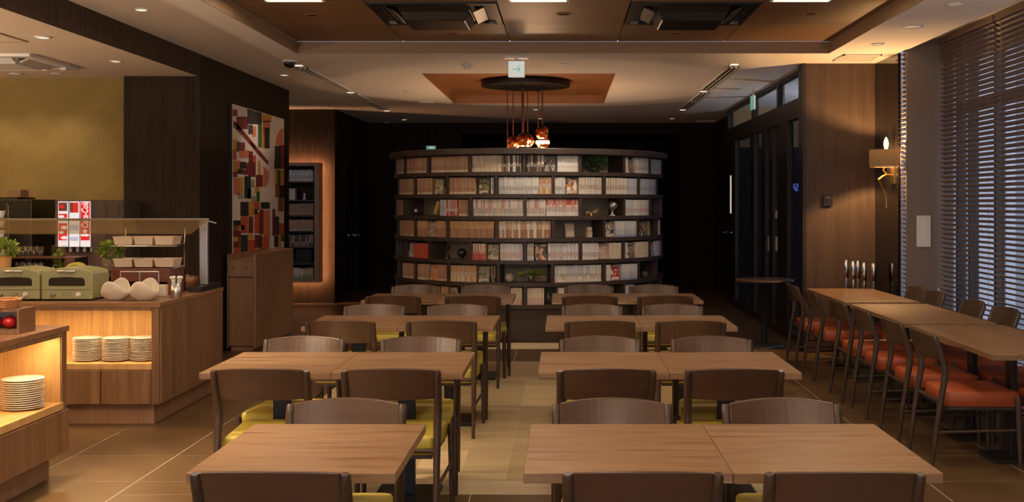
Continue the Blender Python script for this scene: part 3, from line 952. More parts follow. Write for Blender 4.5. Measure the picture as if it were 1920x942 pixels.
# ---- copper pendant cluster over the bookcase
YP = 14.15
pl = thing('pendant_lamp', 'black ceiling disc with a cluster of copper globe pendants', 'pendant lamp', (-0.50, YP, Z2))
MB().lathe([(0.570, -0.075), (0.575, -0.068), (0.575, -0.004), (0.568, -0.001)], 64).build('canopy', M['steel_black'], pl)
gl = [(-0.735, 14.05, 1.45), (-0.668, 14.20, 2.35), (-0.535, 14.0, 2.375), (-0.480, 14.25, 2.385), (-0.345, 14.40, 1.45), (-0.285, 14.02, 2.475), (-0.283, 14.26, 2.365)]
for k, (x, y, z) in enumerate(gl):
    x -= -0.50; y -= YP; z -= Z2
    MB().lathe([(0.012, -0.12), (0.022, -0.105), (0.022, -0.0755)], 14, (x, y, 0)).build('cord_grip', M['steel_black'], pl)
    MB().tube([(x, y, -0.11), (x, y, z + 0.085)], 0.016 if k == 2 else 0.006, 8).build('cord', M['brown_box'], pl)
    g = MB()
    prof = [(0.09 * math.sin(PI * q / 12), -0.09 * math.cos(PI * q / 12)) for q in range(2, 12)]
    g.lathe(prof, 24, (x, y, z), cap=False)
    go = g.build('globe', M['copper'], pl)
    MB().lathe([(0.026, 0.083), (0.026, 0.10), (0.012, 0.105)], 14, (x, y, z)).build('globe_cap', M['steel_black'], go)
    if k == 6:
        MB().lathe([(0.0905, -0.022), (0.0925, -0.010), (0.0925, 0.010), (0.0905, 0.022)], 24, (x, y, z), cap=False).build('lit_band', M['bulb_band'], go)
    else:
        MB().sphere((x, y, z - 0.055), 0.024, 10, 8).build('bulb', M['bulb_low'], go)
for k, (x, y, z) in enumerate(gl):
    point('pendant_light', pl, (x + 0.50, y - YP, z - Z2 - 0.16), 45.0 if z < 2 else 8.0, (1.0, 0.62, 0.36), 0.08)
#@@CEILING_END

# ================================================================== TABLES AND CHAIRS
def make_table():
    t = thing('dining_table', '', 'table')
    w, d = 0.659, 0.763
    MB().box(-w / 2, w / 2, -d / 2, d / 2, 0.687, 0.72).build('tabletop', M['table'], t, bevel=0.0025)
    MB().box(-0.045, 0.045, -0.06, -0.01, 0.022, 0.675).build('pedestal', M['steel_black'], t, bevel=0.004)
    MB().box(-0.17, 0.17, -0.20, 0.17, 0.001, 0.022).build('base_plate', M['steel_black'], t, bevel=0.004)
    MB().box(-0.18, 0.18, -0.20, 0.20, 0.675, 0.6865).build('top_bracket', M['steel_black'], t)
    return t


def make_chair(seat_mat, nm, cw='chair', cl='chair_leg'):
    """origin on the floor under the seat, sitter looks along +Y"""
    t = thing(nm, '', 'chair')
    # seat cushion: trapezoid with rounded edge
    def ring(inset, z):
        rw, fw, ry, fy = 0.197 - inset, 0.223 - inset, -0.20 + inset, 0.235 - inset
        pts = []
        c = 0.022
        for (x, y, sx, sy) in ((-rw, ry, 1, 1), (rw, ry, -1, 1), (fw, fy, -1, -1), (-fw, fy, 1, -1)):
            a, b = (x + sx * c, y), (x, y + sy * c)
            mid = (x + sx * c * 0.29, y + sy * c * 0.29)
            pts += [b, mid, a] if (sx * sy > 0) else [a, mid, b]
        return [(p_[0], p_[1], z) for p_ in pts]
    b = MB()
    rings = [ring(0.008, 0.354), ring(0.0, 0.362), ring(0.0, 0.432), ring(0.004, 0.441), ring(0.014, 0.446), ring(0.09, 0.448)]
    n = 12
    vs = [p_ for r_ in rings for p_ in r_]
    fs = [tuple(reversed(range(n)))]
    for k in range(len(rings) - 1):
        for i in range(n):
            j = (i + 1) % n
            fs.append((k * n + i, k * n + j, (k + 1) * n + j, (k + 1) * n + i))
    fs.append(tuple(range((len(rings) - 1) * n, len(rings) * n)))
    b.add(vs, fs, 0, True)
    b.build('seat', seat_mat, t)
    # frame under the cushion
    f = MB()
    f.hexa([(-0.185, -0.19, 0.335), (0.185, -0.19, 0.335), (0.21, 0.22, 0.335), (-0.21, 0.22, 0.335)],
           [(-0.185, -0.19, 0.3535), (0.185, -0.19, 0.3535), (0.21, 0.22, 0.3535), (-0.21, 0.22, 0.3535)])
    f.build('seat_frame', M[cl], t)
    # bent rear legs that carry the back
    for s in (-1, 1):
        path = [(s * 0.213, -0.290, 0.0), (s * 0.214, -0.262, 0.22), (s * 0.214, -0.232, 0.42), (s * 0.215, -0.214, 0.52), (s * 0.216, -0.212, 0.575), (s * 0.218, -0.228, 0.64), (s * 0.220, -0.262, 0.735), (s * 0.221, -0.272, 0.766), (s * 0.221, -0.274, 0.774)]
        MB().tube(path, [0.012, 0.0155, 0.019, 0.0205, 0.021, 0.020, 0.018, 0.017, 0.013], 10).build('rear_leg', M[cl], t)
    for s in (-1, 1):
        path = [(s * 0.228, 0.225, 0.0), (s * 0.226, 0.218, 0.2), (s * 0.224, 0.212, 0.40), (s * 0.224, 0.212, 0.425)]
        # front legs stand just outside the seat corners
        MB().tube([(x + s * 0.018, y, z) for x, y, z in path], [0.012, 0.016, 0.019, 0.015], 10).build('front_leg', M[cl], t)
    for s in (-1, 1):
        MB().tube([(s * 0.214, -0.262, 0.205), (s * 0.244, 0.216, 0.225)], 0.009, 8).build('stretcher', M[cl], t)
    MB().tube([(-0.214, -0.236, 0.385), (0.214, -0.236, 0.385)], 0.012, 8).build('rear_rail', M[cl], t)
    # curved back panel
    N = 14
    vs = []
    for i in range(N + 1):
        u = -1 + 2 * i / N
        x = u * 0.206
        bow = -0.040 * (1 - u * u)
        top = 0.778 + 0.014 * (1 - u * u)
        for (z, fr) in ((0.632, 0.0), (top, 1.0)):
            yb = -0.222 - 0.053 * (z - 0.632) / 0.15
            vs += [(x, yb + bow - 0.010, z), (x, yb + bow + 0.008, z)]
    fs = []
    for i in range(N):
        a, c = i * 4, (i + 1) * 4
        fs += [(a, c, c + 2, a + 2), (c + 1, a + 1, a + 3, c + 3), (a + 2, c + 2, c + 3, a + 3), (c, a, a + 1, c + 1)]
    fs += [(0, 2, 3, 1), (N * 4, N * 4 + 1, N * 4 + 3, N * 4 + 2)]
    b = MB()
    b.add(vs, fs, 0, False)
    o = b.build('backrest', M[cw], t, bevel=0.004)
    for pl_ in o.data.polygons: pl_.use_smooth = False
    return t


def place(proto, used, loc, rz, label, group):
    if not used[0]:
        used[0] = True
        o = proto
    else:
        o = copy_tree(proto)
    o.location = loc; o.rotation_euler.z = rz
    tag(o, label, None, group)
    return o


tp = make_table(); cache(tp); tu = [False]
cp = make_chair(M['yellow'], 'dining_chair'); cache(cp); cu = [False]
ROWY = [3.42, 5.44, 7.46, 9.46]
ORD = ['front', 'second', 'third', 'rear']
LX = [[-0.861], [-1.498, -0.837], [-1.476, -0.815], [-1.440, -0.780]]
RX = [[0.201, 0.862], [0.198, 0.859], [0.200, 0.861], [0.220, 0.881]]
NEARX = [[[-0.861], [0.233, 0.827]], [[-1.44, -0.826], [0.195, 0.805]], [[-1.49, -0.82], [0.235, 0.845]], [[-1.45, -0.777], [0.213, 0.853]]]
FARX = [[[-0.858], [0.19, 0.862]], [[-1.51, -0.83], [0.205, 0.853]], [[-1.456, -0.814], [0.216, 0.834]], [[-1.41, -0.746], [0.233, 0.847]]]
NEARY = [3.41, 5.37, 7.47, 9.43]
FARY = [4.03, 6.06, 8.09, 10.10]
for r in range(4):
    for s, (side, X) in enumerate((('left', LX[r]), ('right', RX[r]))):
        for k, x in enumerate(X):
            pos = '' if len(X) == 1 else (', aisle half' if (k == 1) == (s == 0) else ', outer half')
            place(tp, tu, (x, ROWY[r] + 0.3815, 0), random.uniform(-0.0005, 0.0005),
                  'wood topped pedestal table in %s row %s of the aisle%s' % (ORD[r], side, pos), 'two-seat wood topped tables')
            c = '' if len(X) == 1 else (', aisle place' if (k == 1) == (s == 0) else ', outer place')
            place(cp, cu, (NEARX[r][s][k], NEARY[r] + 0.06, 0), random.uniform(-0.02, 0.02),
                  'yellow seat chair with back to camera, %s row %s of aisle%s' % (ORD[r], side, c), 'yellow seated chairs')
            place(cp, cu, (FARX[r][s][k], FARY[r] + 0.0, 0), PI + random.uniform(-0.02, 0.02),
                  'yellow seat chair facing camera, %s row %s of aisle%s' % (ORD[r], side, c), 'yellow seated chairs')

# ---- window tables with orange chairs
def make_long(offs):
    t = thing('dining_table', '', 'table')
    MB().box(-0.325, 0.325, -0.745, 0.745, 0.687, 0.72).build('tabletop', M['table_y'], t, bevel=0.003)
    for y in offs:
        MB().box(-0.005, 0.035, y - 0.045, y + 0.045, 0.022, 0.675).build('pedestal', M['steel_black'], t, bevel=0.004)
        MB().box(-0.14, 0.14, y - 0.14, y + 0.14, 0.001, 0.022).build('base_plate', M['steel_black'], t, bevel=0.004)
        MB().box(-0.2, 0.2, y - 0.15, y + 0.15, 0.675, 0.6865).build('top_bracket', M['steel_black'], t)
    return t


op = make_chair(M['orange'], 'dining_chair', 'chair_dark', 'chair_dark_leg'); cache(op); ou = [False]
WT = [(2.73, 6.83, 'nearest', (-0.15, 0.49)), (2.73, 8.42, 'middle', (-0.34, 0.33)), (2.73, 10.08, 'farthest', (-0.395, 0.48))]
for (x, y, nm, offs) in WT:
    place(make_long(offs), [False], (x, y, 0), 0, 'long wood topped table by the blinds, %s of three' % nm, 'long window tables')
CHL = [(6.68, 'nearest', 'near'), (7.32, 'nearest', 'far'), (8.08, 'middle', 'near'), (8.75, 'middle', 'far'), (9.75, 'farthest', 'near'), (10.50, 'farthest', 'far')]
for (y, nm, e) in CHL:
    place(op, ou, (2.475, y, 0), -PI / 2 + random.uniform(-0.02, 0.02), 'orange seat chair on room side of %s window table, %s end' % (nm, e), 'orange seated chairs')
for (y, nm, e) in [(6.68, 'nearest', 'near'), (7.32, 'nearest', 'far'), (8.08, 'middle', 'near'), (8.72, 'middle', 'far'), (9.62, 'farthest', 'near'), (10.13, 'farthest', 'far')]:
    place(op, ou, (3.01, y, 0), PI / 2 + random.uniform(-0.02, 0.02), 'orange seat chair on blind side of %s window table, %s end' % (nm, e), 'orange seated chairs')

# ---- round table before the doors
rt = thing('round_table', 'small round dark table standing before the glass doors', 'table', (2.19, 11.9, 0))
MB().lathe([(0.30, 0.712), (0.32, 0.718), (0.32, 0.734), (0.312, 0.738)], 40).build('tabletop', M['wall_wood'], rt)
MB().lathe([(0.03, 0.02), (0.03, 0.70), (0.10, 0.712)], 16).build('pedestal', M['steel_black'], rt)
MB().lathe([(0.22, 0.001), (0.22, 0.012), (0.21, 0.02), (0.03, 0.03)], 32).build('base_plate', M['steel_black'], rt)

# ---- unseen floor lamps, added only to brighten the ceilings
def added_uplight(x, y, power, label, col=WARM):
    t = thing('added_uplight', label, 'added uplight', (x, y, 0))
    MB().lathe([(0.14, 0.001), (0.14, 0.015), (0.02, 0.03)], 24).build('base', M['steel_black'], t)
    MB().lathe([(0.012, 0.03), (0.012, 1.80)], 12).build('pole', M['steel_black'], t)
    MB().lathe([(0.02, 1.80), (0.10, 1.83), (0.17, 1.90), (0.165, 1.90), (0.095, 1.84), (0.001, 1.82)], 28, cap=False).build('bowl_shade', M['plastic_white'], t)
    MB().lathe([(0.03, 1.832), (0.05, 1.85), (0.02, 1.875)], 16).build('bulb', M['glow_white'], t)
    area('lamp_light', t, (0, 0, 1.895), 0.24, power, col, rot=(PI, 0, 0))


added_uplight(-3.15, 3.4, 270, 'added unseen floor lamp shining up, beside the near buffet counter')
added_uplight(-6.6, 7.3, 170, 'added unseen floor lamp shining up at the far left of buffet')
added_uplight(3.45, 5.3, 40, 'added unseen floor lamp shining up near the window blinds')
added_uplight(4.7, 14.5, 48, 'added unseen floor lamp shining up in the dark vestibule behind the glass doors', (0.86, 0.9, 1.0))
added_uplight(0.3, -1.8, 220, 'added unseen floor lamp shining up behind the viewer')

# ---- barrier posts in the corner
for k, (px, Y, zt, lab) in enumerate(((1587, 11.28, 0.985, 'leftmost of the group'), (1600, 11.05, 0.985, 'second from left'), (1609, 11.30, 0.975, 'third from left'),
                                      (1620.5, 11.05, 0.97, 'fourth from left'), (1638, 11.18, 0.955, 'rightmost of the group'))):
    t = thing('barrier_post', 'chrome barrier post in the corner behind tables, %s' % lab, 'barrier post', ((px - 1058) * Y / F, Y, 0), group='chrome barrier posts')
    MB().lathe([(0.05, 0.001), (0.05, 0.012), (0.022, 0.02)], 20).build('base', M['steel_black'], t)
    MB().lathe([(0.020, 0.02), (0.020, zt - 0.19)], 16).build('pole', M['chrome'], t)
    MB().lathe([(0.021, zt - 0.189), (0.027, zt - 0.18), (0.027, zt - 0.012), (0.022, zt - 0.002)], 16).build('belt_head', M['chrome'], t)

# ---- sconce on the mirror panel
sc = thing('wall_lamp', 'tan half drum wall lamp with twig shaped metal arms', 'wall lamp', (XR, 10.80, 0))
N = 18
vs = []; fs = []
z0, z1 = H + (381 - 313) * 10.8 / F, H + (381 - 281) * 10.8 / F
for i in range(N + 1):
    a = -PI / 2 + PI * i / N
    for rr in (1.0, 0.97):
        x, y = -0.235 * rr * math.cos(a), 0.20 * rr * math.sin(a)
        vs += [(x - 0.003, y, z0), (x - 0.003, y, z1)]
for i in range(N):
    a, b = i * 4, (i + 1) * 4
    fs += [(a, b, b + 1, a + 1), (b + 2, a + 2, a + 3, b + 3), (a + 1, b + 1, b + 3, a + 3), (b, a, a + 2, b + 2)]
b = MB(); b.add(vs, fs, 0, True)
sh = b.build('lamp_shade', M['shade'], sc)
rim = MB()
rim.tube([(-0.236 * math.cos(-PI / 2 + PI * i / N) - 0.003, 0.201 * math.sin(-PI / 2 + PI * i / N), z0 - 0.003) for i in range(N + 1)], 0.004, 6)
rim.build('shade_rim', M['chrome'], sh)
MB().lathe([(0.012, -0.05), (0.020, -0.02), (0.024, 0.01), (0.018, 0.045), (0.004, 0.075)], 14, (-0.075, 0, z1 + 0.05)).build('bulb', M['bulb'], sc)
MB().lathe([(0.014, -0.03), (0.014, 0.0)], 12, (-0.075, 0, z1)).build('bulb_socket', M['gold'], sc)
zc = H - (322 - 381) * 10.8 / F
tw = MB()
tw.tube([(-0.075, 0, z1 - 0.03), (-0.085, 0, z0 + 0.02), (-0.105, 0, zc + 0.01), (-0.07, 0, zc - 0.03)], 0.010, 8)
tw.tube([(-0.07, 0, zc - 0.03), (-0.11, 0, zc - 0.05), (-0.15, 0, zc - 0.085)], [0.011, 0.013, 0.016], 8)
tw.tube([(-0.115, 0.01, zc - 0.15), (-0.085, 0.01, zc - 0.20), (-0.07, 0.01, zc - 0.27), (-0.068, 0.01, zc - 0.36)], [0.004, 0.007, 0.010, 0.011], 8)
tw.tube([(-0.15, 0, zc - 0.085), (-0.13, 0, zc - 0.12), (-0.115, 0.01, zc - 0.15)], [0.010, 0.005, 0.004], 8)
tw.tube([(-0.07, 0, zc - 0.03), (-0.001, 0, zc - 0.035)], 0.008, 8)
tw.build('twig_arm', M['gold'], sc)
MB().box(-0.012, -0.001, -0.05, 0.05, zc - 0.12, zc + 0.06).build('wall_plate', M['gold'], sc)
point('lamp_light', sc, (-0.10, 0, (z0 + z1) / 2), 90.0, (1.0, 0.55, 0.22), 0.02)

# switch box and white wall panel
sb = thing('switch_box', 'small dark switch box on the brown wall by the doors', 'switch', at(1551, 376, 11.447))
MB().box(-0.05, 0.05, -0.035, 0.0, -0.06, 0.06).build('box_body', M['black'], sb, bevel=0.005)
MB().box(-0.03, 0.03, -0.038, -0.0355, 0.02, 0.045).build('display', M['purple'], sb)
MB().lathe([(0.01, 0), (0.01, 0.004)], 12, (0, 0, 0)).build('button', M['black_gloss'], sb).matrix_local = Matrix.Translation((0, -0.036, -0.02)) @ Matrix.Rotation(PI / 2, 4, 'X')
wp = thing('wall_panel', 'white upright plate on the grey column beside the blinds', 'wall plate', at(1731, 434, 10.398))
MB().box(-0.066, 0.066, -0.02, 0, -0.150, 0.150).build('plate', M['plastic_white'], wp, bevel=0.004)
rp = MB()
for (s, c) in ((1, 0.095), (-1, -0.095)): pass
pts = [(0.022 * math.cos(a) , 0.10 + 0.022 * math.sin(a)) for a in [PI * i / 8 for i in range(9)]] + [(0.022 * math.cos(a), -0.10 + 0.022 * math.sin(a)) for a in [PI + PI * i / 8 for i in range(9)]]
rp.hexa([(x, -0.0225, z) for x, z in pts], [(x, -0.0205, z) for x, z in pts])
rp.build('oval_cover', M['white'], wp)

# ---- timber venetian blinds
def slat_mesh(L_):
    b = MB()
    t = R(-29)
    w = 0.025
    b.M = Matrix.Rotation(t, 4, 'Y').inverted()
    b.box(-w, w, -L_ / 2, L_ / 2, -0.0014, 0.0014)
    return b.mesh('slat', M['slat'])


def blind(y0, y1, label, weight, XB=3.60):
    L_ = y1 - y0 - 0.02
    t = thing('venetian_blind', label, 'blind', (XB, (y0 + y1) / 2, 0))
    MB().box(-0.03, 0.03, -L_ / 2, L_ / 2, 3.085, 3.143).build('headrail', M['slat'], t)
    me = slat_mesh(L_)
    z = 3.055
    k = 0
    while z > 0.14:
        link('slat', me, t, (0, 0, z))
        z -= 0.0444
    MB().box(-0.026, 0.026, -L_ / 2, L_ / 2, z + 0.005, z + 0.028).build('bottom_rail', M['slat'], t)
    for u in (-0.42, 0, 0.42):
        c = MB()
        for dx in (-0.024, 0.024):
            c.box(dx - 0.0012, dx + 0.0012, u * L_ - 0.0012, u * L_ + 0.0012, z + 0.028, 3.085)
        c.build('ladder_cord', M['slat'], t)
    if weight:
        MB().tube([(-0.045, L_ / 2 - 0.03, 3.08), (-0.045, L_ / 2 - 0.03, 0.75)], 0.002, 6).build('pull_cord', M['slat'], t)
        MB().lathe([(0.004, 0.04), (0.012, 0.03), (0.013, -0.02), (0.006, -0.03)][::-1], 10, (-0.045, L_ / 2 - 0.03, 0.72)).build('cord_weight', M['plastic_white'], t)
    return t


blind(9.06, 10.37, 'brown timber venetian blind next to the grey column', True)
blind(7.70, 9.04, 'brown timber venetian blind at right edge, second from the column', False)
blind(6.45, 7.68, 'brown timber venetian blind nearest the camera, beyond right edge', False)
blind(10.43, 10.65, 'narrow sliver of blind between black panel and grey column', False, 3.31)
#@@TABLES_END

# ================================================================== ROUND BOOKCASE
XC, YC, RB = -0.45, 13.95, 1.71
SHZ = [1.924, 1.672, 1.4224, 1.174, 0.922, 0.670, 0.420]


def theta(px, r=1.685):
    u = (px - 1058) / F
    A = u * u + 1
    B = -2 * (u * XC + YC)
    Cc = XC * XC + YC * YC - r * r
    D = B * B - 4 * A * Cc
    if D <= 0:
        return R(80) if px > 992 else R(-80)
    t = (-B - math.sqrt(D)) / (2 * A)
    return max(R(-80), min(R(80), math.atan2(t * u - XC, YC - t)))


def ringsec(b, r0, r1, z0, z1, n=96, m=0):
    vs = []; fs = []
    for i in range(n):
        a = 2 * PI * i / n
        s, c = math.sin(a), -math.cos(a)
        vs += [(r0 * s, r0 * c, z0), (r1 * s, r1 * c, z0), (r1 * s, r1 * c, z1), (r0 * s, r0 * c, z1)]
    for i in range(n):
        a, d = i * 4, ((i + 1) % n) * 4
        for q in range(4):
            w = (q + 1) % 4
            fs.append((a + q, a + w, d + w, d + q))
    b.add(vs, fs, m)


bc = thing('bookcase', 'round dark wooden bookcase full of paperbacks at the rear', 'bookcase', (XC, YC, 0))
b = MB(); ringsec(b, 1.38, 1.765, 2.118, 2.19); b.build('top_board', M['shelf'], bc, bevel=0.01)
for z in SHZ:
    b = MB(); ringsec(b, 1.455, RB, z - 0.045, z); b.build('shelf_board', M['shelf'], bc)
b = MB(); ringsec(b, 1.43, 1.4545, 0.002, 2.117); b.build('back_panel', M['shelf_back'], bc)
b = MB(); ringsec(b, 1.456, 1.675, 0.002, SHZ[-1] - 0.0455); b.build('plinth', M['shelf'], bc)
DIV = {
    0: [741.5, 758.5, 804, 881.5, 983, 1088, 1170, 1219, 1241.5],
    1: [746, 778, 839, 930.5, 1037.5, 1132.5, 1198, 1232.5],
    2: [742, 757.5, 882, 984.5, 1088.5, 1170.5, 1220, 1241.5],
    3: [745, 778.5, 839.5, 931, 1037.5, 1133.5, 1197.5, 1232.5],
    4: [742, 759, 806, 881.5, 984.5, 1088.5, 1168.5, 1219, 1241.5],
    5: [745, 779, 840.5, 934, 1035.5, 1132, 1198.5, 1233],
    6: [742, 758, 804, 881.5, 984.5, 1088, 1170, 1219, 1241.5],
}
for r in range(7):
    z0 = SHZ[r] + 0.0005
    z1 = (SHZ[r - 1] - 0.0455) if r else 2.1175
    me = MB().box(-0.0165, 0.0165, -RB + 0.004, -1.457, z0, z1).mesh('upright', M['shelf'])
    ths = [theta(p, RB - 0.004) for p in DIV[r]]
    # the same spacing carries on round the hidden back
    for a in ths + [PI - R(60), PI - R(25), PI + R(15), PI + R(55)]:
        o = link('upright', me, bc, (0, 0, 0), a)

# ---- books
PAL = [
    ('pages', (0.62, 0.56, 0.45)), ('tan', (0.46, 0.30, 0.185)), ('rust_tan', (0.42, 0.225, 0.135)), ('cream', (0.66, 0.57, 0.42)), ('white', (0.70, 0.67, 0.61)),
    ('grey', (0.50, 0.51, 0.53)), ('brown', (0.33, 0.175, 0.10)), ('orange_tan', (0.56, 0.33, 0.16)), ('red', (0.50, 0.085, 0.05)), ('pink', (0.60, 0.30, 0.26)),
    ('dark', (0.055, 0.042, 0.036)), ('olive', (0.20, 0.19, 0.10)), ('blue', (0.28, 0.32, 0.50)), ('yellow', (0.50, 0.36, 0.09)), ('bluegrey', (0.55, 0.57, 0.62)),
]
BM = []; BI = {}
for n_, c_ in PAL:
    BI[n_] = len(BM); BM.append(mat('book ' + n_, c_, 0.5, objvar=0.10))
for (n_, b_, i_) in (('ink_gold', (0.66, 0.57, 0.42), (0.32, 0.17, 0.06)), ('ink_rust', (0.46, 0.30, 0.185), (0.30, 0.09, 0.04)), ('ink_dark', (0.70, 0.67, 0.61), (0.08, 0.06, 0.06)),
                     ('ink_grey', (0.58, 0.58, 0.58), (0.24, 0.24, 0.28)), ('ink_brown', (0.66, 0.60, 0.52), (0.36, 0.18, 0.09)), ('ink_light', (0.07, 0.05, 0.045), (0.6, 0.56, 0.5)),
                     ('ink_pink', (0.68, 0.60, 0.54), (0.55, 0.17, 0.14)), ('ink_blue', (0.60, 0.61, 0.66), (0.18, 0.22, 0.42))):
    BI[n_] = len(BM); BM.append(letters('spine ' + n_, b_, i_))
# style: bands of the spine from the bottom (fraction, material), several variants
STY = {
    'tan': [[(0.14, 'cream'), (0.40, 'ink_rust'), (1, 'tan')], [(0.12, 'cream'), (0.45, 'ink_rust'), (1, 'rust_tan')], [(0.15, 'cream'), (0.42, 'ink_rust'), (1, 'tan')]],
    'rust': [[(0.12, 'cream'), (0.5, 'ink_rust'), (1, 'rust_tan')], [(0.12, 'tan'), (0.45, 'ink_rust'), (1, 'rust_tan')]],
    'cream': [[(0.22, 'cream'), (0.42, 'ink_gold'), (1, 'cream')], [(0.22, 'cream'), (0.44, 'ink_gold'), (0.9, 'cream'), (1, 'white')]],
    'striped': [[(0.30, 'dark'), (0.46, 'ink_light'), (1, 'white')], [(0.30, 'dark'), (0.46, 'ink_light'), (1, 'dark')], [(0.32, 'white'), (0.46, 'ink_dark'), (1, 'white')], [(0.3, 'brown'), (0.46, 'ink_light'), (1, 'brown')]],
    'white': [[(0.30, 'white'), (0.34, 'grey'), (1, 'white')], [(0.30, 'white'), (0.34, 'brown'), (1, 'white')]],
    'whitelines': [[(0.22, 'white'), (0.45, 'ink_dark'), (1, 'white')], [(0.22, 'grey'), (0.45, 'ink_dark'), (1, 'white')], [(0.22, 'grey'), (0.5, 'ink_grey'), (1, 'bluegrey')]],
    'whitebrown': [[(0.28, 'white'), (0.55, 'ink_brown'), (1, 'white')], [(0.26, 'white'), (0.58, 'ink_brown'), (1, 'cream')]],
    'orange': [[(0.35, 'orange_tan'), (0.6, 'ink_brown'), (1, 'tan')], [(0.35, 'cream'), (0.6, 'ink_brown'), (1, 'orange_tan')]],
    'pinkbrown': [[(0.15, 'white'), (0.48, 'ink_brown'), (1, 'white')], [(0.15, 'white'), (0.48, 'ink_brown'), (1, 'pink')], [(0.18, 'cream'), (0.5, 'ink_brown'), (1, 'cream')], [(0.15, 'grey'), (0.48, 'ink_dark'), (1, 'white')]],
    'redtop': [[(0.25, 'white'), (0.55, 'ink_brown'), (0.66, 'white'), (1, 'pink')], [(0.25, 'white'), (0.55, 'ink_pink'), (0.66, 'white'), (1, 'red')], [(0.25, 'white'), (0.52, 'ink_grey'), (1, 'pink')]],
    'redmix': [[(0.2, 'red'), (0.5, 'ink_pink'), (1, 'red')], [(0.2, 'grey'), (0.6, 'ink_grey'), (1, 'grey')], [(0.3, 'red'), (0.4, 'white'), (1, 'pink')]],
    'brown': [[(0.55, 'brown'), (1, 'orange_tan')], [(0.52, 'rust_tan'), (1, 'orange_tan')]],
    'brownlines': [[(0.5, 'brown'), (1, 'orange_tan')], [(1, 'white')], [(0.5, 'rust_tan'), (1, 'cream')]],
    'darkbrown': [[(0.3, 'brown'), (0.6, 'ink_rust'), (1, 'brown')], [(0.3, 'rust_tan'), (1, 'brown')]],
    'redset': [[(0.47, 'red'), (0.52, 'brown'), (1, 'red')]],
    'redpink': [[(0.42, 'red'), (0.55, 'ink_pink'), (1, 'orange_tan')], [(0.42, 'red'), (0.55, 'pink'), (1, 'white')], [(0.40, 'red'), (1, 'brown')]],
    'grey': [[(0.25, 'grey'), (0.5, 'ink_blue'), (1, 'bluegrey')], [(0.25, 'bluegrey'), (0.5, 'ink_grey'), (1, 'bluegrey')]],
    'bluebottom': [[(0.14, 'blue'), (0.5, 'ink_grey'), (1, 'bluegrey')], [(0.14, 'blue'), (0.5, 'bluegrey'), (1, 'white')]],
    'greywhite': [[(0.35, 'white'), (0.55, 'ink_dark'), (1, 'grey')], [(0.2, 'white'), (0.5, 'ink_gold'), (1, 'white')], [(0.3, 'cream'), (0.55, 'ink_grey'), (1, 'bluegrey')]],
    'greypink': [[(0.2, 'white'), (0.45, 'ink_pink'), (1, 'white')], [(0.2, 'white'), (0.45, 'ink_grey'), (1, 'white')], [(0.15, 'grey'), (0.5, 'ink_pink'), (1, 'bluegrey')]],
    'creamplain': [[(0.9, 'cream'), (1, 'white')], [(0.25, 'cream'), (0.3, 'tan'), (1, 'cream')]],
    'creampink': [[(0.36, 'ink_pink'), (0.42, 'pink'), (1, 'cream')], [(0.36, 'ink_pink'), (1, 'cream')]],
    'olive': [[(0.2, 'olive'), (0.5, 'ink_gold'), (1, 'cream')], [(0.4, 'olive'), (1, 'tan')]],
    'dark': [[(0.3, 'dark'), (0.5, 'ink_light'), (1, 'brown')], [(0.4, 'brown'), (1, 'dark')]],
}
BW, BD = 0.0150, 0.115


def book_geo(b, bands, h):
    w = BW / 2
    z = 0.0
    vs = []; zz = [0.0] + [f_ * h for f_, _ in bands]
    for k in range(len(bands)):
        mi = BI[bands[k][1]]
        a, c = zz[k], zz[k + 1]
        b.add([(-w, 0, a), (w, 0, a), (w, 0, c), (-w, 0, c)], [(0, 1, 2, 3)], mi)
    cov = BI[bands[-1][1]]
    if BM[cov].name.startswith('spine'): cov = BI['white']
    b.add([(-w, 0, 0), (-w, BD, 0), (-w, BD, h), (-w, 0, h)], [(3, 2, 1, 0)][0:1], cov)
    b.add([(w, 0, 0), (w, BD, 0), (w, BD, h), (w, 0, h)], [(0, 1, 2, 3)], cov)
    b.add([(-w, 0, h), (w, 0, h), (w, BD, h), (-w, BD, h)], [(0, 1, 2, 3)], BI['pages'])
    b.add([(-w, BD, 0), (w, BD, 0), (w, BD, h), (-w, BD, h)], [(3, 2, 1, 0)], BI['pages'])
    b.add([(-w, 0, 0), (w, 0, 0), (w, BD, 0), (-w, BD, 0)], [(3, 2, 1, 0)], cov)


BOOKME = {}


def book_mesh(style, k, hh):
    key = (style, k, hh)
    if key not in BOOKME:
        b = MB(); book_geo(b, STY[style][k], hh)
        BOOKME[key] = b.mesh('paperback', BM)
    return BOOKME[key]


ROWN = ['top', 'second', 'third', 'fourth', 'fifth', 'sixth', 'lowest']
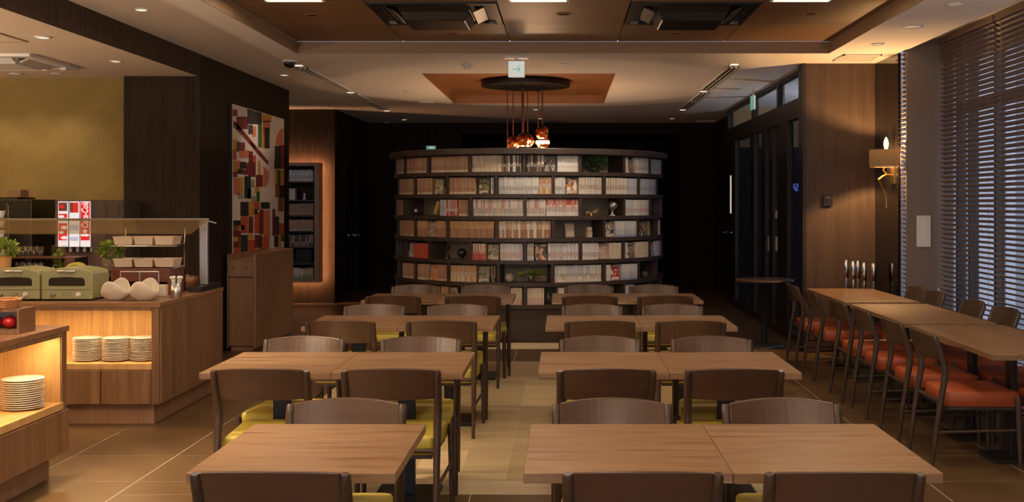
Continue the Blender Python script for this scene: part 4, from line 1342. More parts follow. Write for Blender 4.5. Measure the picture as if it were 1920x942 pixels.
# runs of books: row, px from, px to, style, height, words for the look and place
RUNS = [
    (0, 743, 756, 'tan', 0.180, ''), (0, 761.5, 800, 'tan', 0.180, ''), (0, 809, 878, 'tan', 0.182, ''),
    (0, 885, 941, 'cream', 0.184, 'slim cream paperback with gold lettering in the run on top shelf'),
    (0, 942, 978, 'striped', 0.184, 'slim dark and white paperback right of the cream run, top shelf'),
    (0, 987.5, 1020, 'striped', 0.184, 'slim dark and white paperback left of the face-out book, top shelf'),
    (0, 1045, 1084.5, 'white', 0.182, 'plain white paperback left of the leafy plant, top shelf'),
    (0, 1172.8, 1177, 'white', 0.182, ''), (0, 1191, 1217, 'greypink', 0.182, ''), (0, 1222, 1238, 'grey', 0.180, ''),
    (1, 749, 774, 'tan', 0.188, ''), (1, 782, 811, 'tan', 0.188, ''), (1, 831, 836, 'dark', 0.185, ''),
    (1, 843, 891, 'tan', 0.186, 'tan paperback with reddish lettering, second shelf left of olive cover'),
    (1, 920, 926, 'greywhite', 0.186, 'pale paperback standing right of the olive cover, second shelf'),
    (1, 935, 1010, 'whitelines', 0.190, 'white and grey paperback with dark lettering, long run on second shelf'),
    (1, 1010.5, 1034, 'orange', 0.190, 'orange tan paperback right of the long white run, second shelf'),
    (1, 1040.5, 1060, 'whitelines', 0.190, 'white paperback with dark lettering left of the fox-coloured cover, second shelf'),
    (1, 1085.5, 1128, 'whitebrown', 0.190, 'white paperback with brown lettering right of the fox-coloured cover, second shelf'),
    (1, 1136, 1177, 'whitebrown', 0.188, ''), (1, 1177.5, 1195, 'grey', 0.186, ''), (1, 1201, 1230, 'grey', 0.186, ''),
    (2, 745.5, 756, 'darkbrown', 0.182, ''), (2, 825, 859, 'redmix', 0.184, ''), (2, 860, 877.5, 'tan', 0.182, ''),
    (2, 886.5, 981.5, 'pinkbrown', 0.188, 'pale paperback with brown lettering in the longest run, third shelf'),
    (2, 987.5, 1023.5, 'pinkbrown', 0.188, 'pale paperback right of the middle upright, third shelf, left part'),
    (2, 1024.5, 1084.5, 'redtop', 0.188, 'white paperback with red upper spine left of gold ornament, third shelf'),
    (2, 1172.5, 1216, 'greypink', 0.184, ''),
    (3, 750.5, 775, 'rust', 0.190, ''), (3, 782, 800, 'brown', 0.188, ''), (3, 818.5, 835.5, 'brown', 0.188, ''),
    (3, 844, 926.5, 'brown', 0.190, 'two-tone brown and orange paperback in the run left of centre, fourth shelf'),
    (3, 935, 1033, 'brownlines', 0.192, 'brown, orange or white paperback in the central striped run, fourth shelf'),
    (3, 1153, 1193.5, 'bluebottom', 0.186, ''), (3, 1234.5, 1238, 'white', 0.186, ''),
    (4, 776, 802, 'redset', 0.170, ''),
    (4, 885.5, 911, 'redpink', 0.186, 'red and pink paperback left of the olive cover, fifth shelf'),
    (4, 938, 980.5, 'greypink', 0.188, 'white and pink lettered paperback right of olive cover, fifth shelf'),
    (4, 988.5, 1001, 'whitebrown', 0.190, 'white paperback left of the dark orange cover, fifth shelf'),
    (4, 1027.5, 1085, 'greypink', 0.192, 'white or grey paperback right of the dark orange cover, fifth shelf'),
    (4, 1091.5, 1122, 'greypink', 0.190, 'white or grey paperback left of the pinkish cover, fifth shelf'),
    (4, 1141.5, 1164, 'creamplain', 0.186, ''), (4, 1173, 1177, 'white', 0.186, ''), (4, 1192, 1216.5, 'creamplain', 0.184, ''), (4, 1229.5, 1238.5, 'grey', 0.180, ''),
    (5, 756, 775, 'tan', 0.178, ''), (5, 783, 803.5, 'tan', 0.182, ''), (5, 821.5, 837, 'rust', 0.184, ''),
    (5, 844.5, 893, 'orange', 0.186, 'orange tan paperback left of the grey olive cover, sixth shelf'),
    (5, 920.5, 929, 'dark', 0.184, 'dark paperback right of the grey olive cover, sixth shelf'),
    (5, 1040, 1127.5, 'greywhite', 0.190, 'grey and cream paperback in the long run right of pine cone, sixth shelf'),
    (5, 1136.5, 1145, 'white', 0.186, ''), (5, 1164.5, 1194.5, 'bluebottom', 0.184, ''),
    (6, 823, 840, 'rust', 0.186, ''), (6, 886, 979, 'creampink', 0.190, 'cream paperback with pink lettering left of middle upright, lowest shelf'),
    (6, 988.5, 1020, 'creampink', 0.190, 'cream paperback with pink lettering right of middle upright, lowest shelf'),
    (6, 1047, 1085, 'white', 0.19, ''), (6, 1172, 1190, 'grey', 0.188, ''),
]
ONES = ['', 'first', 'second', 'third', 'fourth', 'fifth', 'sixth', 'seventh', 'eighth', 'ninth', 'tenth', 'eleventh', 'twelfth', 'thirteenth', 'fourteenth', 'fifteenth', 'sixteenth', 'seventeenth', 'eighteenth', 'nineteenth']


def ordn(i):
    i += 1
    if i < 20: return ONES[i]
    t_, u_ = divmod(i, 10)
    w_ = ['', '', 'twent', 'thirt', 'fort', 'fift'][t_]
    return w_ + ('ieth' if u_ == 0 else 'y-' + ONES[u_])


PITCH = 0.0163
RF = RB - 0.022
allb = []
for (r, p0, p1, sty, h, lab) in RUNS:
    a0, a1 = theta(p0), theta(p1)
    n = max(1, int(round(RF * (a1 - a0) / PITCH)))
    st_ = (a1 - a0) / n
    if st_ * RF < 0.0157: n -= 1; n = max(1, n); st_ = (a1 - a0) / n
    lst = []
    for k in range(n):
        lst.append((a0 + (k + 0.5) * st_, random.randrange(len(STY[sty])), random.uniform(-0.006, 0.004), h + random.choice((0, 0, -0.002, 0.002))))
    allb.append((abs((a0 + a1) / 2), r, sty, lab, lst))
allb.sort(key=lambda q: q[0])
count = 0
rest = MB()
for (d_, r, sty, lab, lst) in allb:
    single = lab and count + len(lst) <= 300
    for bi, (a, k, dr, h) in enumerate(lst):
        rr = RF + dr
        loc = (XC + rr * math.sin(a), YC - rr * math.cos(a), SHZ[r] + 0.0006)
        if single:
            o = link('paperback', book_mesh(sty, k, round(h, 3)), None, loc, a)
            tag(o, lab + (', %s from left' % ordn(bi) if len(lst) > 1 else ''), 'book', lab.replace('paperback', 'paperbacks').replace('slim ', ''))
            count += 1
        else:
            rest.M = Matrix.Translation(loc) @ Matrix.Rotation(a, 4, 'Z')
            book_geo(rest, STY[sty][k], h)
o = rest.build('paperbacks', BM)
tag(o, 'remaining paperbacks at both curving ends and lower shelves of the round bookcase', 'books', None, 'stuff')


# ---- face-out books: blotchy printed covers, leaning back a little
def cover_mat(name, cols, scale=14):
    m = bpy.data.materials.new(name)
    m.use_nodes = True
    nt = m.node_tree
    L = nt.links.new
    b = nt.nodes['Principled BSDF']; b.inputs['Roughness'].default_value = 0.35
    tc = nt.nodes.new('ShaderNodeTexCoord')
    nz = nt.nodes.new('ShaderNodeTexNoise'); nz.inputs['Scale'].default_value = scale; nz.inputs['Detail'].default_value = 1.5; nz.inputs['Distortion'].default_value = 1.2
    L(tc.outputs['Object'], nz.inputs['Vector'])
    rp = nt.nodes.new('ShaderNodeValToRGB'); rp.color_ramp.interpolation = 'CONSTANT'
    e = rp.color_ramp.elements
    e[0].position = 0.0; e[0].color = (*cols[0], 1); e[1].position = 0.44; e[1].color = (*cols[1], 1)
    for k, c in enumerate(cols[2:]):
        q = e.new(0.52 + 0.09 * k); q.color = (*c, 1)
    L(nz.outputs['Fac'], rp.inputs[0]); L(rp.outputs[0], b.inputs['Base Color'])
    return m


K = {'w': (0.66, 0.62, 0.56), 'o': (0.55, 0.22, 0.08), 'd': (0.06, 0.05, 0.045), 'g': (0.24, 0.24, 0.24), 'v': (0.22, 0.21, 0.09), 'b': (0.30, 0.17, 0.09), 'r': (0.45, 0.06, 0.045), 'p': (0.52, 0.34, 0.28), 'c': (0.55, 0.46, 0.30), 'y': (0.52, 0.38, 0.09), 'k': (0.30, 0.33, 0.45)}
COV = [
    (0, 1021, 1043, 'gdcg', 'grey and dark book shown face out on the top shelf'),
    (0, 1178, 1190, 'bdcw', 'brown patterned book shown face out on top shelf, right end'),
    (1, 813, 829, 'cvbw', 'cream and olive book shown face out, second shelf, left end'),
    (1, 895, 919, 'vdvw', 'olive book with white title shown face out, second shelf left of centre'),
    (1, 1061, 1084.5, 'wodw', 'orange, black and white book shown face out on second shelf'),
    (2, 806.5, 823, 'yyyc', 'yellow book leaning against red spines on third shelf'),
    (3, 801, 817.5, 'bcvb', 'brown and cream book shown face out on fourth shelf, left'),
    (3, 1135.5, 1152, 'dwbp', 'dark haired portrait style cover shown face out on fourth shelf, right'),
    (3, 1203, 1213, 'wdow', 'thin book leaning left on fourth shelf, far right'),
    (3, 1214, 1226, 'cvcv', 'greenish book leaning right on fourth shelf, far right'),
    (4, 763, 775, 'gwdg', 'grey and white book face out left of the red set, fifth shelf'),
    (4, 912, 936.5, 'vcdv', 'olive and cream book shown face out on fifth shelf'),
    (4, 1002.5, 1026.5, 'dowd', 'dark and orange book shown face out on fifth shelf, centre'),
    (4, 1123, 1141, 'ppwb', 'pinkish book shown face out on fifth shelf, right of centre'),
    (4, 1177.5, 1191, 'bdwk', 'brown and blue book shown face out on fifth shelf, right end'),
    (4, 1222, 1229, 'wgdw', 'grey and white book face out at right end of fifth shelf'),
    (5, 804.5, 821, 'oocw', 'orange and cream book shown face out on sixth shelf, left'),
    (5, 894, 919.5, 'gvdw', 'grey and olive book shown face out on sixth shelf'),
    (5, 1146, 1164, 'rrww', 'red and white book shown face out on sixth shelf, right'),
    (6, 841.5, 855, 'cdwv', 'cream book shown face out on lowest shelf behind the chairs'),
]
for i, (r, p0, p1, cc, lab) in enumerate(COV):
    a0, a1 = theta(p0), theta(p1)
    a = (a0 + a1) / 2
    w = min(0.128, 2 * (RF - 0.01) * math.sin((a1 - a0) / 2) * 0.97)
    h = 0.18
    cm_ = cover_mat('cover %d' % i, [K[q] for q in cc], 12 + 3 * (i % 4))
    b = MB()
    lean = R(-9)
    th_ = 0.016
    if r == 3 and p0 in (1203, 1214):
        b.M = Matrix.Translation((0, 0.0, 0)) @ Matrix.Rotation(R(-10 if p0 == 1203 else 12) * -1, 4, 'Y')
        b.box(-0.010, 0.010, 0.0, 0.115, 0.004, 0.18)
    elif r == 2 and p0 == 806.5:
        b.M = Matrix.Rotation(R(22), 4, 'Y')
        b.box(-0.035, 0.008, 0.0, 0.10, 0.016, 0.168)
    else:
        b.M = Matrix.Rotation(lean, 4, 'X')
        b.box(-w / 2, w / 2, 0.0, th_, 0.003, h)
    rr = RF - 0.012
    o = link('display_book', b.mesh('display_book', [cm_]), None, (XC + rr * math.sin(a), YC - rr * math.cos(a), SHZ[r] + 0.0006), a)
    tag(o, lab, 'book', None)
    if i in (3, 4, 11, 17, 18, 13, 7):       # printed title strip
        t_ = MB(); t_.M = b.M
        t_.box(-w * 0.42, w * 0.42, -0.0012, -0.0002, 0.018 if i in (3, 11, 17) else 0.012, 0.04)
        t_.build('title_strip', BM[BI['ink_brown']] if i != 18 else BM[BI['white']], o)


def on_shelf(px, r, rr=1.60):
    a = theta(px, rr)
    return (XC + rr * math.sin(a), YC - rr * math.cos(a), SHZ[r] + 0.0006), a


def leaf_ball(b, c, rad, n, ll, mat_i=0, flat=0.8, seed=1, up=0.3):
    rnd = random.Random(seed)
    for _ in range(n):
        d = Vector((rnd.gauss(0, 1), rnd.gauss(0, 1), rnd.gauss(0, 1) * flat + up)).normalized()
        p = Vector(c) + Vector((d.x * rad[0], d.y * rad[1], d.z * rad[2])) * rnd.uniform(0.55, 1.0)
        dirv = (d + Vector((rnd.uniform(-.6, .6), rnd.uniform(-.6, .6), rnd.uniform(-.3, .7)))).normalized()
        side = dirv.cross(Vector((rnd.uniform(-1, 1), rnd.uniform(-1, 1), 1))).normalized()
        L_ = ll * rnd.uniform(0.7, 1.3); w = L_ * 0.27
        nrm = dirv.cross(side) * (L_ * 0.12)
        vs = [p, p + dirv * L_ * 0.45 + side * w - nrm, p + dirv * L_, p + dirv * L_ * 0.45 - side * w - nrm, p + dirv * L_ * 0.45 + nrm]
        b.add([tuple(v) for v in vs], [(0, 1, 4), (1, 2, 4), (2, 3, 4), (3, 0, 4)], mat_i, True)


# ornaments on the shelves
loc, a = on_shelf(1117, 0, 1.60)
t = thing('potted_plant', 'leafy green plant on the top shelf of round bookcase', 'plant', loc, a)
MB().lathe([(0.045, 0), (0.055, 0.03), (0.058, 0.06)], 16).build('pot', M['shelf'], t)
b = MB(); leaf_ball(b, (0, 0, 0.10), (0.145, 0.075, 0.07), 230, 0.05, seed=4); o = b.build('foliage', M['leaf_dark'], t); o['kind'] = 'stuff'
loc, a = on_shelf(780, 2, 1.60)
t = thing('ornament', 'small dark box ornament on third shelf, left end', 'ornament', loc, a)
MB().box(-0.05, 0.05, -0.03, 0.03, 0, 0.04).build('box_body', M['black'], t, bevel=0.006)
MB().lathe([(0.02, 0.041), (0.02, 0.07), (0.015, 0.075)], 14).build('knob', M['plastic_white'], t)
loc, a = on_shelf(1108, 2, 1.62)
t = thing('ornament', 'gold bow shaped ornament on the third shelf', 'ornament', loc, a)
for s in (-1, 1):
    MB().hexa([(s * 0.008, -0.012, 0.03), (s * 0.008, 0.012, 0.03), (s * 0.08, 0.014, 0.005 if s < 0 else 0.03), (s * 0.08, -0.014, 0.005 if s < 0 else 0.03)],
              [(s * 0.008, -0.012, 0.045), (s * 0.008, 0.012, 0.045), (s * 0.08, 0.014, 0.05 if s < 0 else 0.085), (s * 0.08, -0.014, 0.05 if s < 0 else 0.085)]).build('wing', M['gold'], t, bevel=0.004)
MB().sphere((0, 0, 0.037), 0.014, 10, 8).build('knot', M['gold'], t)
MB().lathe([(0.02, 0.0), (0.016, 0.012), (0.008, 0.028)], 12).build('foot', M['gold'], t)
loc, a = on_shelf(1148, 2, 1.62)
t = thing('globe', 'pewter globe on white foot, third shelf of round bookcase', 'globe', loc, a)
MB().lathe([(0.034, 0), (0.030, 0.010), (0.010, 0.02), (0.009, 0.055)], 16).build('foot', M['plastic_white'], t)
MB().sphere((0, 0, 0.113), 0.058, 24, 16).build('ball', M['globe'], t)
MB().tube([(0.063 * math.cos(q), 0, 0.113 + 0.063 * math.sin(q)) for q in [R(-100 + 20 * k) for k in range(11)]], 0.003, 6).build('meridian_arm', M['gold'], t)
loc, a = on_shelf(1231, 2, 1.63)
t = thing('vase', 'small white vase with dried flowers, third shelf, right end', 'vase', loc, a)
MB().lathe([(0.015, 0), (0.026, 0.015), (0.028, 0.035), (0.012, 0.06), (0.010, 0.08)], 16).build('vase_body', M['plastic_white'], t)
b = MB(); leaf_ball(b, (0, 0, 0.125), (0.03, 0.03, 0.04), 40, 0.022, seed=8); b.tube([(0, 0, 0.07), (0.004, 0, 0.14)], 0.002, 5); b.build('dried_flowers', M['plastic_white'], t)
loc, a = on_shelf(1069, 3, 1.60)
t = thing('picture_frame', 'cream framed book block standing on fourth shelf', 'frame', loc, a)
b = MB(); b.M = Matrix.Rotation(R(-7), 4, 'X'); b.box(-0.056, 0.056, 0, 0.03, 0.003, 0.165); b.build('frame_body', M['ivory'], t, bevel=0.006)
b = MB(); b.M = Matrix.Rotation(R(-7), 4, 'X'); b.box(-0.042, 0.042, -0.002, -0.0005, 0.016, 0.13); b.build('panel', M['pan'], t)
b = MB(); b.M = Matrix.Rotation(R(-7), 4, 'X'); b.box(-0.03, 0.03, -0.003, -0.0005, 0.14, 0.155); b.build('title_plate', M['gold'], t)
loc, a = on_shelf(1103.5, 3, 1.60)
t = thing('ornament', 'small cream two-tier box right of the framed block, fourth shelf', 'ornament', loc, a)
MB().box(-0.034, 0.034, -0.03, 0.03, 0, 0.068).build('lower_box', M['ivory'], t, bevel=0.004)
MB().box(-0.032, 0.032, -0.028, 0.028, 0.074, 0.12).box(-0.026, 0.026, -0.024, 0.024, 0.0685, 0.0735).build('upper_box', M['ivory'], t, bevel=0.004)
loc, a = on_shelf(866, 4, 1.60)
t = thing('ornament', 'dark glass ball on the fifth shelf left of red spines', 'ornament', loc, a)
MB().sphere((0, 0, 0.072), 0.055, 20, 14).build('ball', M['dark_glass'], t)
MB().lathe([(0.03, 0), (0.022, 0.018)], 16).build('foot', M['black'], t)
loc, a = on_shelf(838.5, 4, 1.60)
t = thing('ornament', 'dark hourglass shaped ornament on fifth shelf, left', 'ornament', loc, a)
MB().lathe([(0.035, 0), (0.035, 0.012), (0.028, 0.03), (0.008, 0.075), (0.028, 0.12), (0.035, 0.14), (0.035, 0.15)], 18).build('body', M['dark_glass'], t)
loc, a = on_shelf(955, 5, 1.61)
t = thing('ornament', 'pale ivory ball on the sixth shelf beside green sprig', 'ornament', loc, a)
MB().sphere((0, 0, 0.052), 0.051, 20, 14).build('ball', M['ivory'], t)
MB().lathe([(0.024, 0), (0.022, 0.008)], 14).build('foot', M['black'], t)
loc, a = on_shelf(996, 5, 1.60)
t = thing('potted_plant', 'light green leafy sprig on the sixth shelf', 'plant', loc, a)
MB().lathe([(0.03, 0), (0.035, 0.05), (0.033, 0.055)], 14).build('pot', M['shelf'], t)
b = MB(); leaf_ball(b, (0, 0, 0.088), (0.135, 0.05, 0.035), 75, 0.05, seed=5); o = b.build('foliage', M['leaf'], t); o['kind'] = 'stuff'


def cone(px, r, label):
    loc, a = on_shelf(px, r, 1.665)
    t = thing('pine_cone', label, 'pine cone', loc, a)
    MB().lathe([(0.01, 0), (0.020, 0.015), (0.018, 0.045), (0.004, 0.08)], 12).build('core', M['brown_box'], t)
    b = MB()
    for k in range(6):
        z = 0.010 + 0.011 * k
        rr = 0.036 * (1 - 0.10 * abs(k - 1.5))
        for q in range(7):
            an = 2 * PI * q / 7 + k * 0.45
            c, s = math.cos(an), math.sin(an)
            b.add([(c * 0.012, s * 0.012, z), (c * rr - s * 0.009, s * rr + c * 0.009, z + 0.008), (c * (rr + 0.004), s * (rr + 0.004), z + 0.012), (c * rr + s * 0.009, s * rr - c * 0.009, z + 0.008)], [(0, 3, 2, 1), (0, 1, 2, 3)])
    b.build('scales', M['plastic_white'], t)


cone(1018, 5, 'white frosted pine cone right of green sprig, sixth shelf')
cone(1209, 5, 'white frosted pine cone at right end of the sixth shelf')
loc, a = on_shelf(1222, 5, 1.58)
t = thing('potted_plant', 'dark green plant at the right end of sixth shelf', 'plant', loc, a)
MB().lathe([(0.03, 0), (0.036, 0.05)], 14).build('pot', M['shelf'], t)
b = MB(); leaf_ball(b, (0, 0, 0.11), (0.085, 0.06, 0.06), 90, 0.04, seed=6); o = b.build('foliage', M['leaf_dark'], t); o['kind'] = 'stuff'
loc, a = on_shelf(1028, 6, 1.63)
t = thing('ornament', 'dark glass jar ornament on the lowest shelf, centre', 'ornament', loc, a)
MB().lathe([(0.03, 0), (0.045, 0.03), (0.045, 0.09), (0.02, 0.13), (0.024, 0.15)], 18).build('body', M['dark_glass'], t)
#@@BOOKS_END

# ================================================================== LEFT SIDE: ART, DESK, NICHE BOOKCASE
def artpt(zx, zy):
    px, py = 410 + zx / 3.036, 180 + zy / 3.036
    Y = XL * F / (px - 1058)
    return Y, H - (py - 381) * Y / F


AC = {'r': (0.52, 0.10, 0.045), 'o': (0.62, 0.20, 0.09), 'y': (0.62, 0.32, 0.06), 'm': (0.20, 0.025, 0.03), 'k': (0.025, 0.022, 0.02), 'g': (0.05, 0.13, 0.05), 'n': (0.05, 0.05, 0.06), 't': (0.38, 0.32, 0.24), 'b': (0.28, 0.09, 0.04), 'c': (0.68, 0.60, 0.44), 'd': (0.012, 0.035, 0.025)}
AR = [('m', 60, 80, 85, 112), ('m', 82, 121, 145, 186), ('k', 145, 75, 225, 158), ('n', 150, 168, 173, 215), ('o', 173, 176, 191, 230), ('g', 207, 160, 224, 290), ('y', 227, 185, 243, 294), ('k', 244, 185, 270, 296),
      ('y', 232, 105, 280, 145), ('o', 234, 145, 274, 184), ('k', 303, 288, 334, 370), ('m', 335, 283, 353, 412), ('d', 300, 377, 334, 412), ('y', 303, 420, 318, 505), ('g', 318, 424, 332, 504), ('y', 332, 426, 354, 505),
      ('b', 306, 506, 329, 575), ('k', 331, 512, 354, 577), ('b', 322, 582, 350, 655), ('m', 289, 648, 303, 795), ('n', 303, 690, 325, 790), ('r', 326, 728, 356, 785), ('g', 337, 790, 354, 826), ('y', 321, 795, 336, 856),
      ('k', 300, 800, 320, 858), ('r', 300, 868, 330, 899), ('b', 331, 866, 356, 900), ('y', 62, 250, 81, 304), ('n', 83, 262, 96, 314), ('m', 98, 268, 128, 309), ('r', 61, 308, 80, 360), ('o', 98, 313, 152, 350),
      ('m', 153, 318, 174, 380), ('y', 62, 370, 77, 428), ('o', 78, 370, 99, 420), ('k', 101, 378, 134, 412), ('m', 136, 384, 190, 418), ('r', 176, 342, 191, 382), ('m', 62, 432, 84, 460), ('k', 88, 420, 118, 442), ('m', 120, 424, 147, 446), ('m', 151, 422, 190, 458),
      ('y', 205, 372, 219, 450), ('m', 195, 453, 231, 515), ('o', 65, 470, 97, 560), ('y', 99, 466, 120, 552), ('d', 128, 460, 162, 582), ('t', 165, 480, 183, 514), ('c', 165, 516, 189, 572), ('y', 190, 520, 211, 545), ('g', 198, 548, 214, 598),
      ('m', 148, 530, 163, 583), ('t', 90, 560, 119, 583), ('t', 166, 576, 197, 600), ('k', 105, 606, 149, 682), ('y', 151, 604, 181, 678), ('r', 183, 606, 213, 645), ('k', 222, 608, 271, 640), ('n', 185, 648, 202, 670),
      ('k', 64, 712, 104, 736), ('b', 65, 740, 92, 768), ('y', 93, 738, 106, 760), ('m', 63, 772, 106, 800), ('y', 66, 805, 88, 830), ('b', 90, 803, 106, 862), ('m', 65, 834, 88, 860), ('r', 107, 690, 145, 778), ('k', 110, 740, 126, 760), ('m', 152, 690, 176, 778), ('r', 186, 668, 212, 780), ('m', 214, 650, 234, 785), ('o', 237, 655, 272, 800),
      ('d', 108, 795, 144, 888), ('r', 147, 822, 186, 882), ('y', 148, 790, 176, 812), ('m', 187, 795, 208, 862), ('n', 209, 795, 226, 862), ('r', 228, 806, 268, 868), ('r', 66, 866, 103, 960), ('m', 110, 894, 146, 960), ('y', 185, 870, 214, 960), ('k', 215, 870, 235, 960), ('r', 238, 872, 268, 960), ('m', 150, 888, 184, 960)]
Ya, _ = artpt(58, 100)
Yb, _ = artpt(355, 100)
art = thing('wall_art', 'tall abstract painting of red, black and cream blocks on dark wall', 'painting', (XL, 0, 0))
MB().box(0.001, 0.038, Ya, Yb, 0.70, 2.635).build('canvas', M['c_art'] if 'c_art' in M else mat('canvas cream', (0.74, 0.68, 0.59), 0.7), art)
amats = []; aix = {}
for k_, c_ in AC.items():
    aix[k_] = len(amats); amats.append(mat('art ' + k_, c_, 0.6))
pr = MB()


def apoly(k, pts):
    P = [(0.0395, *artpt(x, y)) for x, y in pts]
    P = [(x, max(Ya, min(Yb, y)), max(0.70, min(2.63, z))) for x, y, z in P]
    Q = [(0.0382, y, z) for _, y, z in P]
    n = len(P)
    pr.add(P + Q, [tuple(reversed(range(n)))] + [(i, (i + 1) % n, n + (i + 1) % n, n + i) for i in range(n)], aix[k])


for (k, x0, y0, x1, y1) in AR:
    apoly(k, [(x0 - 1.5, y0 - 3), (x1 + 1.5, y0 - 3), (x1 + 1.5, y1 + 3), (x0 - 1.5, y1 + 3)])
apoly('m', [(62, 140), (78, 150), (150, 232), (264, 372), (264, 396), (205, 334), (120, 232), (62, 176)])
apoly('r', [(64, 148), (74, 154), (110, 200), (100, 200)])
apoly('o', [(160, 258), (190, 292), (190, 306), (160, 270)])
apoly('o', [(235, 400), (268, 432), (268, 470), (262, 500), (250, 515), (236, 522)])
apoly('o', [(350, 182), (350, 285), (306, 280), (306, 262), (314, 225), (330, 196)])
pr.build('colour_print', amats, art)
# black shadow-gap frame edge
MB().box(0.001, 0.036, Ya - 0.03, Ya - 0.001, 0.70, 2.635).build('frame_edge', M['black'], art)

# host desk against the dark wall
hd = thing('host_desk', 'tall brown host desk standing under the abstract painting', 'desk', (-3.43, 11.44, 0))
MB().box(-0.11, 0.16, 0.06, 1.55, 0.06, 0.78).box(-0.10, 0.14, 0.08, 1.5, 0.002, 0.06).build('body', M['desk'], hd)
MB().box(0.161, 0.185, 0.0, 1.58, 0.04, 1.03).build('side_panel', M['desk'], hd, bevel=0.003)
MB().box(-0.115, 0.160, 1.551, 1.575, 0.04, 1.03).build('rear_panel', M['desk'], hd)
MB().box(-0.122, -0.1155, 0.02, 1.57, 0.04, 1.03).build('wall_panel', M['desk'], hd)
dr = MB().box(-0.113, 0.158, 0.04, 0.0595, 0.79, 0.955).build('drawer', M['desk'], hd, bevel=0.003)
for x in (-0.06, 0.07):
    o = MB().lathe([(0.010, 0), (0.012, 0.004), (0.008, 0.010)], 12).build('lock', M['steel'], dr)
    o.matrix_local = Matrix.Translation((x, 0.0395, 0.885)) @ Matrix.Rotation(PI / 2, 4, 'X')
MB().box(-0.113, 0.158, 0.06, 1.548, 0.785, 0.96).build('drawer_box', M['desk'], hd)

# lit niche bookcase at the far left
NX0, NX1, NZ0, NZ1, NY = -4.95, -3.755, 0.350, 2.190, 16.67
nb = thing('niche_bookcase', 'framed bookcase with glowing halo on the far left wall', 'bookcase', (NX1, NY, 0))
x0, x1 = NX0 - NX1, 0.0
MB().box(x0, x1, 0.0, 0.24, NZ1 - 0.05, NZ1).box(x0, x1, 0, 0.24, NZ0, NZ0 + 0.045).box(x1 - 0.075, x1, 0, 0.24, NZ0 + 0.045, NZ1 - 0.05).box(x0, x0 + 0.075, 0, 0.24, NZ0 + 0.045, NZ1 - 0.05).build('case_frame', M['desk'], nb)
MB().box(x0 + 0.075, x1 - 0.075, 0.215, 0.235, NZ0 + 0.045, NZ1 - 0.05).build('back_panel', M['wenge'], nb)
NSH = []
for py in (340, 375, 404, 433, 463, 494):
    z = H - (py - 381) * NY / F
    NSH.append(z)
    MB().box(x0 + 0.0755, x1 - 0.0755, 0.012, 0.2145, z - 0.022, z).build('shelf_board', M['shelf'], nb)
NSH.append(NZ0 + 0.045)
hl = MB()
for (a, b_, c, d) in ((x0 + 0.02, x1 - 0.02, NZ1 - 0.03, NZ1 - 0.015), (x0 + 0.02, x1 - 0.02, NZ0 + 0.015, NZ0 + 0.03), (x1 - 0.03, x1 - 0.015, NZ0 + 0.03, NZ1 - 0.03)):
    hl.box(a, b_, 0.2405, 0.25, c, d)
hl.build('halo_strip', M['halo'], nb)
MB().box(x0 + 0.1, x1 - 0.1, 0.2405, 0.369, 0.9, 1.6).build('wall_batten', M['black'], nb)
NROW = [('pale', 'greywhite', -4.34, -3.86, 0.17), ('pale', 'creamplain', -4.34, -4.14, 0.17), ('brown', 'darkbrown', -4.34, -3.86, 0.18), ('greyish', 'rust', -4.34, -3.86, 0.17), ('dark', 'dark', -4.34, -3.86, 0.18), ('pale', 'greywhite', -4.34, -4.17, 0.19), ('greenish', 'olive', -4.34, -3.86, 0.17)]
for r, (word, sty, xa, xb, h) in enumerate(NROW):
    n = int((xb - xa) / 0.0235)
    for k in range(n):
        hh = round(h + random.choice((-0.008, 0, 0.006)), 3)
        x = xa + (k + 0.5) * (xb - xa) / n
        o = link('shelf_book', book_mesh(sty, random.randrange(len(STY[sty])), hh), None, (x, NY + 0.06, NSH[r] + 0.0006))
        o.scale.x = 1.45
        tag(o, '%s book on the %s shelf of glowing niche bookcase, %s from left' % (word, ROWN[r], ordn(k)), 'book', '%s books on the %s shelf of the niche bookcase' % (word, ROWN[r]))
t = thing('ornament', 'small pale figurine on second shelf of the niche bookcase', 'ornament', (-4.0, NY + 0.09, NSH[1] + 0.0006))
MB().lathe([(0.025, 0), (0.02, 0.03), (0.012, 0.06), (0.02, 0.08), (0.012, 0.105)], 14).build('body', M['plastic_white'], t)
t = thing('storage_box', 'black box on the sixth shelf of the niche bookcase', 'box', (-4.0, NY + 0.11, NSH[5] + 0.0006))
MB().box(-0.12, 0.12, -0.08, 0.08, 0, 0.19).build('box_body', M['black'], t, bevel=0.005)
MB().box(-0.123, 0.123, -0.083, 0.083, 0.1905, 0.205).build('lid', M['black'], t)
#@@ART_END

# ================================================================== BUFFET
XB = -2.84           # aisle side of both counters


def niche_light(parent, loc, sx, sy, pw):
    area('niche_light', parent, loc, sx, pw, AMBER, size_y=sy)


# far counter (front faces the camera)
far = thing('buffet_counter', 'wooden buffet counter with lit plate niche, farther one, under the toasters', 'counter', (XB, 7.65, 0))
X0 = -5.6 - XB
NL, NRt = -4.10 - XB, -2.905 - XB        # niche left and right
c = MB()
c.box(X0, -0.012, 0.012, 1.40, 0.15, 0.4375 - 0.04)            # lower body
c.box(NRt + 0.0, -0.012, 0.012, 1.40, 0.3975, 0.835)            # right end post
c.box(X0, NL, 0.012, 1.40, 0.3975, 0.835)
c.box(NL, NRt, 0.40, 1.40, 0.3975, 0.835)
c.build('carcass', M['buffet'], far)
MB().box(X0, 0.0, 0.0, 1.42, 0.835, 0.868).build('worktop', M['buffet_top'], far, bevel=0.003)
MB().box(X0, -0.07, 0.07, 1.38, 0.002, 0.15).build('plinth', M['desk'], far)
MB().box(NL, NRt, 0.388, 0.3995, 0.4375, 0.835).build('niche_back', M['niche'], far)
